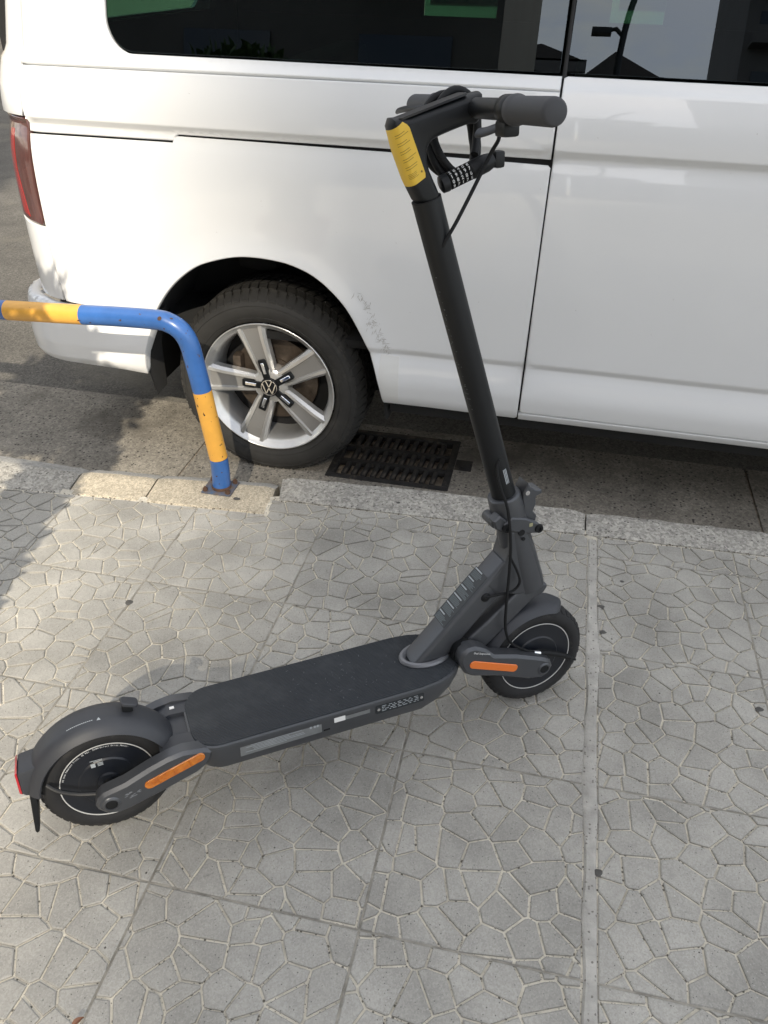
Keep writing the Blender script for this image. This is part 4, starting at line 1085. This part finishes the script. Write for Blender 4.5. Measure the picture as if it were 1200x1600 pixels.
latch = [(.884, .472), (.876, .500), (.871, .532), (.872, .548), (.881, .566), (.887, .556), (.900, .547), (.913, .545), (.914, .537), (.900, .532), (.902, .515), (.896, .500), (.905, .488), (.903, .474)]
mm = MB(); mm.prism(latch, side_mtx(0), -.014, .022, inset=.002); lt = mm.build('folding_latch', m_scoot, scoot, smooth=35)
mm = MB(); mm.tube([S(.880, .010, .545), S(.880, .0235, .545)], .005, 12); mm.build('latch_pin', m_chrome, lt)
mm = MB(); mm.prism([(.866, .480), (.874, .482), (.868, .532), (.862, .532)], side_mtx(0), -.012, .020); mm.build('latch_gap', m_blackm, lt, smooth=0)

# ---- stem
SR = .0243
mm = MB(); mm.tube([axp(.50), axp(.80), axp(1.105)], SR, 40); stem = mm.build('stem', m_black, scoot, smooth=50)
mm = MB(); mm.tube([axp(1.1045), axp(1.1065)], SR+.0002, 40); mm.build('stem_seam', m_blackm, stem)
# yellow sticker wraps the rear-near side of the upper stem
def stem_pt(z, a, r=SR):   # a: 0 = near side, +90deg = towards the rear
    e = Vector((1, 0, .293)).normalized(); return S(AX(z), 0, z)+(NEAR*cos(a)-e*sin(a))*r
HR = .0252
# cable guide marks + faint worn edge on the stem
mm = MB(); rng = random.Random(31)
for _ in range(46):
    z = rng.uniform(.74, .99); a = rad(rng.uniform(58, 84)); dz = rng.uniform(.001, .004); da = rng.uniform(.02, .12)
    mm.add([stem_pt(z, a, SR+.0003), stem_pt(z+dz*.3, a+da, SR+.0003), stem_pt(z+dz, a+da*.8, SR+.0003), stem_pt(z+dz*.6, a-da*.3, SR+.0003)], [(0, 1, 2, 3)])
mm.build('stem_scratches', pmat('stem_grey', (.085, .09, .095), .6), stem, smooth=0)
mm = MB()
for k in range(3): mm.add([stem_pt(.575+.0, rad(-3-7*k), SR+.0003), stem_pt(.575, rad(-7-7*k), SR+.0003), stem_pt(.607, rad(-7-7*k), SR+.0003), stem_pt(.607, rad(-3-7*k), SR+.0003)], [(0, 1, 2, 3)])
mm.build('stem_print', m_print, stem, smooth=0)
# ---- stem head (gooseneck)
neck = [(.606, 1.2145), (.640, 1.2275), (.700, 1.2435), (.752, 1.2565), (.762, 1.2555), (.765, 1.247), (.759, 1.212), (.740, 1.2085), (.700, 1.197), (.681, 1.1895), (.6735, 1.181), (.6715, 1.170), (.6755, 1.150), (.6940, 1.1035), (.6495, 1.1035)]
NW = .0216
def pillow(poly, w, rads, n=6):
    P = [Vector(p) for p in poly]
    if sum(P[i].x*P[(i+1) % len(P)].y-P[(i+1) % len(P)].x*P[i].y for i in range(len(P))) < 0: P.reverse()
    P = offset_poly([Vector((p.x, p.y)) for p in P], .0015)
    P = [Vector((q.x, q.y)) for q in smooth_path([(p.x, p.y, 0) for p in P], 3, True)]
    rings = []
    for k in range(n+1):
        a = pi/2*k/n; rings.append((w-rads+rads*sin(a), rads*.55*(1-cos(a))))
    rings = [(-l, i) for l, i in reversed(rings)]+rings
    N_ = len(P); vs = []; fs = []
    for l, i in rings: vs += [S(q.x, l, q.y) for q in (offset_poly(P, i) if i > 1e-6 else P)]
    for r in range(len(rings)-1): fs += [(r*N_+i, r*N_+(i+1) % N_, (r+1)*N_+(i+1) % N_, (r+1)*N_+i) for i in range(N_)]
    fs += [tuple(range(N_)), tuple(range((len(rings)-1)*N_, len(rings)*N_))]
    return MB().add(vs, fs)
nk = pillow(neck, NW, .020, 9).build('stem_head', m_black, scoot, smooth=50)
mm = MB(); dv = Vector((.146, 0, .041)).normalized(); upv = Vector((-.27, 0, .963)).normalized()
mm.prism(rrect(-.062, -.0175, .055, .0175, .006, 4), frame_mtx(S(.682, 0, 1.2388), dv, upv), -.002, .0012); mm.build('display', pmat('display_black', (.008, .008, .009), .4), nk, smooth=30)
# yellow sticker on the head's near face, wrapping to the back edge
E0, E1 = Vector((.6085, 1.2075)), Vector((.6400, 1.1270)); ED = (E1-E0).normalized(); EN = Vector((-ED.y, ED.x)); E0 += EN*.0012; E1 += EN*.0012
from mathutils.bvhtree import BVHTree
nk_bvh = BVHTree.FromPolygons([v.co.copy() for v in nk.data.vertices], [tuple(p.vertices) for p in nk.data.polygons])
def head_pt(t, d, lift=.0005):
    """point on the stem head: t down the back edge (m), d round the surface from that edge towards the near face"""
    q = E0+ED*t+EN*max(d, 0); k = min(1., max(0, d)/.0110); l = NW-.020+.020*math.sqrt(max(0, 1-(1-k)**2))+min(d, 0)
    out = (NEAR*k*.9+Vector((-.95, 0, -.31))*(1-k)+NEAR*.35).normalized()
    p = S(q.x, l, q.y); hit, nn, *_ = nk_bvh.ray_cast(p+out*.02, -out)
    if hit is None: hit, nn, *_ = nk_bvh.find_nearest(p)
    if nn.dot(out) < 0: nn = -nn
    return hit+nn*lift
EL = (E1-E0).length; mm = MB(); vs = []; fs = []; nt_, nd_ = 16, 12
for i in range(nt_+1):
    t = EL*i/nt_; wd = .0262-max(0, .008-t)*.9-max(0, t-(EL-.004))*.5
    sk = -.0042
    ds_ = [.011*(1-cos(rad(90*q/10))) for q in range(10)]+[.011+(wd-.011)*q/5 for q in range(6)]
    row = [head_pt(t, -dl_, .0007) for dl_ in (.008, .004, .0015)]+[head_pt(t+sk*d_/wd, d_, .0007) for d_ in ds_]; vs += row
nc_ = 19
for i in range(nt_): fs += [(i*nc_+q, i*nc_+q+1, (i+1)*nc_+q+1, (i+1)*nc_+q) for q in range(nc_-1)]
mm.add(vs, fs); mm.build('yellow_sticker', m_ylw, nk, smooth=60)
mm = MB(); rng = random.Random(8)
def ink(t, d0, d1, w=.0007):
    n = 10; vs = []
    for q in range(n+1):
        d = d0+(d1-d0)*q/n; vs += [head_pt(t-.16*d, d, .0011), head_pt(t+w-.16*d, d, .0011)]
    mm.add(vs, [(2*q, 2*q+1, 2*q+3, 2*q+2) for q in range(n)])
for t in (.010, .0135, .022, .0255, .034, .0375, .046, .0495, .058, .0615): ink(t, .003, .003+rng.uniform(.012, .0195))
for t in (.069, .0712, .0734, .0756): ink(t, .003, .003+rng.uniform(.009, .013), .0005)
mm.add([head_pt(.0715, .0195, .0011), head_pt(.0695, .0215, .0011), head_pt(.0715, .0235, .0011), head_pt(.0735, .0215, .0011)], [(0, 1, 2, 3)])
mm.build('sticker_print', m_ink, nk, smooth=0)
# ---- handlebar
ST = rad(-5); barc = S(.751, 0, 1.233); bdir = S(sin(ST), cos(ST), 0)
bp = lambda t, dz=0., ds=0.: barc+bdir*t+Vector((ds, 0, dz))
mm = MB(); mm.tube([bp(-.17), bp(.17)], .0148, 28); bar = mm.build('handlebar', m_black, scoot, smooth=50)
for sg in (1, -1):
    mm = MB(); mm.tube([bp(sg*.158), bp(sg*.160), bp(sg*.166), bp(sg*.172), bp(sg*.176), bp(sg*.275), bp(sg*.280), bp(sg*.2822)], [.0165, .0205, .0208, .0198, .0178, .0180, .0170, .0135], 32); mm.build('grip', m_grip, bar, smooth=50)
    mm = MB(); mm.tube([bp(sg*.128), bp(sg*.131), bp(sg*.150), bp(sg*.154)], [.0175, .0200, .0200, .0180], 28); mm.build('lever_clamp', m_black, bar, smooth=50)
# thumb throttle (near) and brake lever (far)
mm = MB(); mm.tube(smooth_path([bp(.142, -.014, .004), bp(.128, -.022, -.006), bp(.104, -.030, -.022), bp(.082, -.032, -.030)], 5), [.009]*8+[.0085]*8, 12, squash=.6) if 0 else mm.tube(smooth_path([bp(.142, -.012, .002), bp(.122, -.022, -.008), bp(.098, -.029, -.018), bp(.080, -.031, -.022)], 5), .0085, 12, squash=.55); mm.build('thumb_throttle', m_scootp, bar)
mm = MB(); mm.box(tuple(bp(.136, -.024, .0)), (.026, .030, .022)); mm.build('throttle_body', m_black, bar, smooth=35, bevel=.005)
mm = MB(); mm.tube(smooth_path([bp(-.135, -.002, -.018), bp(-.16, -.002, -.034), bp(-.21, -.004, -.042), bp(-.262, -.008, -.040)], 5), .0068, 10, squash=.6); mm.build('brake_lever', m_black, bar)
# ---- cables
def wire(name, pts, r, mat=m_blackm, parent=scoot):
    mm = MB(); mm.tube(smooth_path(pts, 8), r, 8); return mm.build(name, mat, parent)
wire('throttle_cable', [S(.752, .085, 1.205), S(.770, .055, 1.190), S(.767, .035, 1.168), S(.742, .030, 1.120), S(.712, .029, 1.070), S(.694, .024, 1.040), S(.690, .015, 1.020)], .0032)
wire('brake_cable', [S(.812, .024, .632), S(.806, .028, .610), S(.812, .036, .573), S(.824, .045, .529), S(.831, .050, .455), S(.831, .050, .379), S(.828, .050, .301), S(.830, .050, .242), S(.845, .050, .205), S(.872, .048, .180), S(.905, .046, .157)], .0031)
wire('motor_cable', [S(.832, .046, .425), S(.853, .046, .380), S(.860, .045, .352), S(.846, .043, .334), S(.815, .038, .330), S(.788, .032, .3265)], .0028)
# ---- fork: beam, front arms, front wheel, front fender
fp0 = S(.900, 0, .322); fp1 = S(.742, 0, .200)
mm = MB(); mm.prism([(.868, .318), (.935, .322), (.941, .312), (.932, .298), (.905, .288), (.855, .245), (.790, .190), (.745, .178), (.730, .200), (.745, .222), (.800, .262)], side_mtx(0), -.0295, .0295); fk = mm.build('fork', m_scoot, scoot, smooth=45, bevel=.006, bseg=3)
fa_ = [(.716, .196), (.714, .212), (.720, .227), (.734, .236), (.752, .235), (.775, .222), (.796, .200), (.850, .183), (.916, .155), (.936, .143), (.942, .124), (.934, .107), (.918, .100), (.885, .106), (.800, .142), (.745, .160), (.726, .174)]
for sg in (1, -1):
    la, lb = (.040, .071) if sg > 0 else (-.040, -.071)
    ar = arm_prism('front_arm', fa_, la, lb, m_scoot, .006)
    mm = MB(); mm.tube([S(.919, lb-sg*.002, .126), S(.919, lb+sg*.0012, .126)], .0098, 20); mm.build('axle_cap', m_blackm, ar, smooth=40, bevel=.0008)
    mm = MB(); mm.lathe([(.010, .0), (.0108, .0024), (.0135, .002), (.016, 0)], 24, S(.919, lb, .126), (0, -sg, 0)); mm.build('axle_boss', m_scoot, ar)
    if sg > 0:
        mm = MB(); mm.prism(capsule((.745, .1935), (.842, .1535), .0092, .0092, 8), side_mtx(lb), -.002, .0022, inset=.001); mm.build('reflector', m_orange, ar, smooth=30)
        dd = Vector((.9, -.30)).normalized(); an = math.atan2(-.030, .06)
        mt = side_mtx(lb-.0045) @ Matrix.Translation(Vector((.757, .2285, .0))) @ Matrix.Rotation(rad(-14), 4, 'Z') 
        text('arm_lettering', 'Dual Suspension', .0062, side_mtx(lb+.0004) @ Matrix.Translation(Vector((.764, .2165, 0))) @ Matrix.Rotation(rad(-20), 4, 'Z'), m_printw, ar, ext=.0001)
    mm = MB(); mm.prism(capsule((.735, .208), (.752, .200), .026, .024, 8), side_mtx(0), sg*.024, sg*.044); mm.build('fork_pivot', m_black, fk, smooth=40)
fw = scoot_wheel(WBASE, scoot)
# drum brake actuator on the near face of the front hub
mm = MB(); mm.tube([S(.905, .046, .157), S(.921, .046, .151)], .0055, 12); mm.build('cable_ferrule', m_chrome, scoot)
mm = MB(); mm.tube(smooth_path([S(.922, .046, .151), S(.945, .045, .143), S(.985, .043, .122), S(1.005, .041, .108)], 5), .0062, 12); mm.build('cable_boot', m_blackm, scoot)
mm = MB(); mm.tube([S(1.003, .040, .109), S(1.012, .040, .103), S(1.022, .040, .096)], [.006, .0045, .003], 10); mm.build('brake_arm', m_black, scoot)
ff_ = fender('front_fender', WBASE, .140, rad(76), rad(182), .040, m_scootp, skirt=.018, end_taper=0)
# rounded tip of the front fender
mm = MB(); 
tip = fender('fender_tip', WBASE, .140, rad(76), rad(60), .040, m_scootp, skirt=.018, n=10, parent=ff_, end_taper=.999)
# kickstand (far side)
mm = MB(); mm.tube([S(.270, -.080, .140), S(.262, -.120, .085), S(.255, -.165, .030)], [.008, .0075, .0075], 12); ks = mm.build('kickstand', m_black, scoot)
mm = MB(); mm.prism([(.238, .022), (.276, .022), (.272, .036), (.242, .036)], side_mtx(0), -.180, -.152); mm.build('stand_foot', m_black, ks, smooth=30, bevel=.003)

# ================================================================ CABLE LOCK hung on the handlebar
lock = empty('cable_lock', SC0, (LEAN, 0, HEAD)); tag(lock, 'black coiled cable lock with white number dials hanging from the scooter handlebar', 'lock')
cen = Vector((.7385, 1.194)); pts = []
NT = 2.8; N_ = int(NT*40)
for i in range(N_+1):
    t = i/N_; a = rad(-35)+2*pi*NT*t
    rr_ = .0485+.006*sin(1.3*a)+.004*(t-.5); l_ = -.034-.026*t+.004*sin(a*.7)
    if sin(a) < -.1: l_ += .030*(-sin(a)-.1)     # the bottom of the loops swings towards us under the stem head
    pts.append(S(cen.x+rr_*cos(a)*.86, l_, cen.y+rr_*1.22*sin(a)))
mm = MB(); mm.tube(pts, .0068, 10); mm.build('cable', m_blackm, lock)
L0 = S(.705, .004, 1.128); L1 = S(.786, .010, 1.158); ldv = (L1-L0).normalized(); LL = (L1-L0).length
mm = MB(); mm.tube([L0-ldv*.010, L0-ldv*.008, L0+ldv*.002, L0+ldv*.004], [.009, .0135, .0145, .0135], 24); mm.tube([L0+ldv*.044, L0+ldv*.047, L0+ldv*.074, L0+ldv*.086], [.0135, .0145, .0140, .011], 24); lb_ = mm.build('lock_body', m_black, lock, smooth=45)
mm = MB(); mm.box((.794, -.010, 1.158), (.018, .020, .026)); mm.build('lock_shackle', m_black, lock, smooth=35, bevel=.005)
nearv = (NEAR - ldv*NEAR.dot(ldv)).normalized(); upv2 = ldv.cross(nearv); 
if upv2.z < 0: upv2 = -upv2
digs = ['2107', '1982', '8380', '9874', '7651']
digits = [['2', '1', '0', '9'], ['0', '9', '8', '7'], ['4', '3', '2', '1'], ['0', '9', '8', '7'], ['8', '7', '6', '5']]
for k in range(5):
    o0 = L0+ldv*(.0055+.0078*k); mm = MB(); mm.tube([o0, o0+ldv*.0008, o0+ldv*.0062, o0+ldv*.007], [.0128, .0140, .0140, .0128], 20); dl = mm.build('dial', m_blackm, lock, smooth=25)
    for q, dgt in enumerate(digits[k]):
        a = rad(62-32*q); rad_dir = nearv*cos(a)+upv2*sin(a); tang = -nearv*sin(a)+upv2*cos(a)
        fmx = Matrix((ldv, tang, rad_dir)).transposed()
        if fmx.determinant() < 0: fmx = Matrix((-ldv, tang, rad_dir)).transposed()
        mt = fmx.to_4x4(); mt.translation = o0+ldv*.0035+rad_dir*.0141
        text('dial_digit', dgt, .0082, mt, m_printw, dl, ext=.0001)

# ================================================================ SMALL THINGS ON THE GROUND
def leaf(name, loc, rot, L_, label):
    mm = MB(); vs = []; fs = []; n = 8
    for i in range(n+1):
        t = i/n; w = L_*.20*sin(pi*min(1, t*1.02))**.8; z = .004+.006*sin(pi*t)
        vs += [(t*L_, -w, z+.003), (t*L_, 0, z), (t*L_, w, z+.003)]
    for i in range(n): fs += [(i*3+q, i*3+q+1, i*3+q+4, i*3+q+3) for q in (0, 1)]
    mm.add(vs, fs); o = mm.build(name, m_leaf, None, smooth=60); o.location = loc; o.rotation_euler = (0, 0, rot); tag(o, label, 'leaf')
    return o
leaf('dry_leaf', (-.590, .462, .001), rad(60), .024, 'small dry brown leaf lying on the pavement at the bottom left')
mm = MB(); rng = random.Random(77)
def lump(mm, x, y, z, r, rng):
    P = [(1, 0, 0), (-1, 0, 0), (0, 1, 0), (0, -1, 0), (0, 0, .7), (0, 0, -.3)]
    mm.add([(x+r*a*rng.uniform(.6, 1.2), y+r*b*rng.uniform(.6, 1.2), z+r*c) for a, b, c in P], [(0, 2, 4), (2, 1, 4), (1, 3, 4), (3, 0, 4)])
for _ in range(230):
    x, y = rng.uniform(-2.2, 1.1), rng.uniform(.25, 2.0)
    if y < kerb_near(x): lump(mm, x, y, .0, rng.choice((.0012, .0014, .0018, .0022, .003)), rng)
o = mm.build('grit', m_pebble, None, smooth=60); tag(o, 'dark grit scattered over the paving', 'grit', kind='stuff')
mm = MB()
for _ in range(90):
    x, y = rng.uniform(-2.2, 1.1), rng.uniform(.25, 2.0)
    if y < kerb_near(x): lump(mm, x, y, .0, rng.choice((.0010, .0012, .0018)), rng)
o = mm.build('pale_grit', m_pebblew, None, smooth=60); tag(o, 'pale grit specks scattered over the paving', 'grit', kind='stuff')
mm = MB()
for _ in range(520):
    x = rng.uniform(-2.3, 1.2)
    if rng.random() < .5: lump(mm, x, kerb_near(x)+rng.gauss(-.002, .003), .0, rng.choice((.0015, .002, .003, .004)), rng)
    else: lump(mm, x, (fa(x) if x < -.79 else fb(x))+abs(rng.gauss(0, .03))+.012, ROAD+.004, rng.choice((.002, .003, .004, .006)), rng)
o = mm.build('kerb_dirt', pmat('brown_dirt', (.115, .098, .075), .95, var=.4, vscale=50), None, smooth=60); tag(o, 'dirt and grit collected along the kerb', 'dirt', kind='stuff')
# chewing-gum spots
m_gum = pmat('gum_dark', (.075, .072, .066), .8, var=.2, vscale=60)
gums = [(-.88, 1.955, .012), (-.38, 2.05, .013), (.065, 2.035, .012), (.245, 1.70, .012), (.247, 1.60, .011), (.235, .925, .010), (.10, .53, .010), (-.98, 1.43, .014), (.60, 1.42, .012), (.30, 1.82, .008)]
for x, y, r in gums:
    mm = MB(); n = 12; vs = [(0, 0, .002)]+[(r*cos(2*pi*k/n)*rng.uniform(.75, 1.15), r*.8*sin(2*pi*k/n)*rng.uniform(.75, 1.15), -.002) for k in range(n)]
    zt = .0045 if y > kerb_near(x) else .0012
    mm.add([(a+x, b_+y, c+zt) for a, b_, c in vs], [(0, 1+k, 1+(k+1) % n) for k in range(n)]); mm.build('gum_spot', m_gum, pavement if y < kerb_near(x) else kerb, smooth=60)

# ================================================================ OUT OF FRAME: what the windows mirror and what shades the place
m_fac1 = pmat('facade_dark', (.12, .115, .105), .85, var=.1, vscale=.6); m_fac2 = pmat('facade_cream', (.40, .36, .30), .85, var=.08, vscale=.5); m_fac3 = pmat('facade_grey', (.16, .15, .145), .85, var=.1, vscale=.5)
m_fglass = pmat('facade_glass', (.02, .022, .025), .08, spec=.8); m_roof = pmat('roof_tiles', (.10, .085, .08), .85, var=.15, vscale=3); m_metal = pmat('lamp_metal', (.05, .052, .055), .5, metal=.5)
def building(name, x0, x1, y0, y1, h, mat, face, label, floors, bays, balcony=True):
    root = empty(name, ((x0+x1)/2, (y0+y1)/2, -.12)); cx, cy = (x0+x1)/2, (y0+y1)/2
    def part(nm, c, s, mt, bev=0): 
        mm = MB(); mm.box((c[0]-cx, c[1]-cy, c[2]), s); return mm.build(nm, mt, root, smooth=0, bevel=bev)
    wl_ = part('wall', (cx, cy, h/2), (x1-x0, y1-y0, h), mat)
    part('parapet', (cx, cy, h+.3), (x1-x0+.4, y1-y0+.4, .6), mat)
    yf = y1 if face > 0 else y0
    fh = h/floors; bw = (x1-x0)/bays
    gm = MB(); gm.box((0, 0, 0), (bw*.5, .08, fh*.55)); g0 = gm.build('window', m_fglass, None, smooth=0); gme = g0.data; bpy.data.objects.remove(g0)
    sm = MB(); sm.box((0, 0, 0), (bw*.8, 1.2, .15)); sm.box((0, face*.58, .5), (bw*.8, .04, .9)); s0_ = sm.build('balcony', mat, None, smooth=0); sme = s0_.data; bpy.data.objects.remove(s0_)
    for f in range(floors):
        for q in range(bays):
            o = link('window', gme, root); o.location = (x0+bw*(q+.5)-cx, yf+face*.03-cy, fh*(f+.55))
            if balcony and f > 0 and (q % 2 == 0):
                o = link('balcony', sme, root); o.location = (x0+bw*(q+.5)-cx, yf+face*.6-cy, fh*(f+.22))
    tag(root, label, 'building'); return root
building('apartment_building', -34, -1.5, -26, -12, 17, m_fac1, 1, 'dark apartment block mirrored in the van rear side window', 5, 9)
building('apartment_tower', 10.6, 34, -72, -58, 56, m_fac3, 1, 'tall grey apartment tower mirrored at the edge of the van door window', 16, 7)
building('terrace_house', -7, 0.2, -56, -46, 16.2, m_fac3, 1, 'low dark house mirrored beside the street lamp in the door window', 4, 3, False)
hb = building('gabled_house', .5, 4.6, -58, -47, 15.8, m_fac3, 1, 'low gabled house mirrored right of the street lamp in the door window', 4, 2, False)
mm = MB(); vs = [(-2.3, -5.6, 16.3), (2.3, -5.6, 16.3), (2.3, 5.6, 16.3), (-2.3, 5.6, 16.3), (-.6, -5.6, 17.6), (-.6, 5.6, 17.6)]
mm.add(vs, [(0, 1, 4), (3, 5, 2), (0, 4, 5, 3), (1, 2, 5, 4)]); mm.build('roof', m_roof, hb, smooth=0)
building('street_row', -60, 22, 19, 30, 11, m_fac2, -1, 'cream row of buildings across the street behind the van', 4, 22)
cornr = building('corner_house', 5.0, 9.6, -57, -47, 12.2, m_fac3, 1, 'low hipped corner house mirrored beside the tower in the door window', 4, 2, False)
mm = MB(); mm.add([(-2.5, -5.2, 12.7), (2.5, -5.2, 12.7), (2.5, 5.2, 12.7), (-2.5, 5.2, 12.7), (-1.4, -1.5, 14.6), (-1.4, 1.5, 14.6)], [(0, 1, 4), (3, 5, 2), (0, 4, 5, 3), (1, 2, 5, 4)]); mm.build('roof', m_roof, cornr, smooth=0)
mm = MB(); mm.add([(-3.8, -5.2, 16.7), (3.8, -5.2, 16.7), (3.8, 5.2, 16.7), (-3.8, 5.2, 16.7), (1.2, -5.2, 17.5), (1.2, 5.2, 17.5)], [(0, 1, 4), (3, 5, 2), (0, 4, 5, 3), (1, 2, 5, 4)]); mm.build('roof', m_roof, bpy.data.objects['terrace_house'], smooth=0)
lamp = empty('street_lamp', (.80, -15, -.12)); tag(lamp, 'curved street lamp mirrored in the van door window', 'street lamp')
mm = MB(); mm.tube(smooth_path([(0, 0, 0), (0, 0, 3), (.01, 0, 6.2), (.06, 0, 7.4), (.22, 0, 8.2), (.6, 0, 8.9)], 5), .07, 10); mm.build('pole', m_metal, lamp)
mm = MB(); mm.tube([(.06, 0, 7.35), (-.12, 0, 7.5), (-.32, 0, 7.46)], [.045, .05, .03], 8); mm.box((-.42, 0, 7.44), (.42, .22, .12)); mm.build('lamp_head', m_metal, lamp, smooth=35, bevel=.03)
# made-up shrub in a tub, added left of the frame to shadow pavement and road
shrub = empty('shadow_caster_shrub', (-1.315, .60, 0)); tag(shrub, 'invented leafy potted shrub, added left of the frame to cast the shadow by the kerb', 'shrub')
mm = MB(); mm.lathe([(0, 0), (.13, 0), (.17, .34), (.185, .34), (.185, .38), (.16, .38), (.155, .33), (0, .33)], 32, (0, 0, 0), (0, 0, 1)); mm.build('tub', pmat('terracotta', (.32, .13, .07), .8, var=.1), shrub)
mm = MB(); mm.tube([(0, 0, .3), (.01, 0, .7), (-.06, 0, 1.15), (-.22, 0, 1.4)], [.02, .016, .014, .008], 8); mm.build('trunk', pmat('bark', (.09, .06, .04), .9), shrub)
mm = MB(); rng = random.Random(5)
for i_ in range(7000):
    if i_ < 3000:
        z = rng.uniform(.36, 1.12); rm = .075; a = rng.uniform(0, 2*pi); r_ = rm*math.sqrt(rng.random()); ox = 0
    else:
        z = rng.uniform(1.18, 1.72); rm = .36*math.sqrt(max(.02, 1-((z-1.45)/.29)**2)); a = rng.uniform(0, 2*pi); r_ = rm*math.sqrt(rng.random()); ox = -.26
        if noise.noise(Vector((r_*cos(a)*6, r_*sin(a)*6, z*6))) > .30: continue
    c = Vector((ox+r_*cos(a), r_*sin(a), z)); d = Vector((rng.gauss(0, 1), rng.gauss(0, 1), rng.gauss(.4, .6))).normalized(); e = d.orthogonal().normalized(); L_ = rng.uniform(.05, .09)
    mm.add([c, c+d*L_*.5+e*L_*.22, c+d*L_, c+d*L_*.5-e*L_*.22], [(0, 1, 2, 3)])
mm.build('crown', foliage('shrub_leaf', (.05, .10, .03), (.08, .13, .04)), shrub, smooth=0)
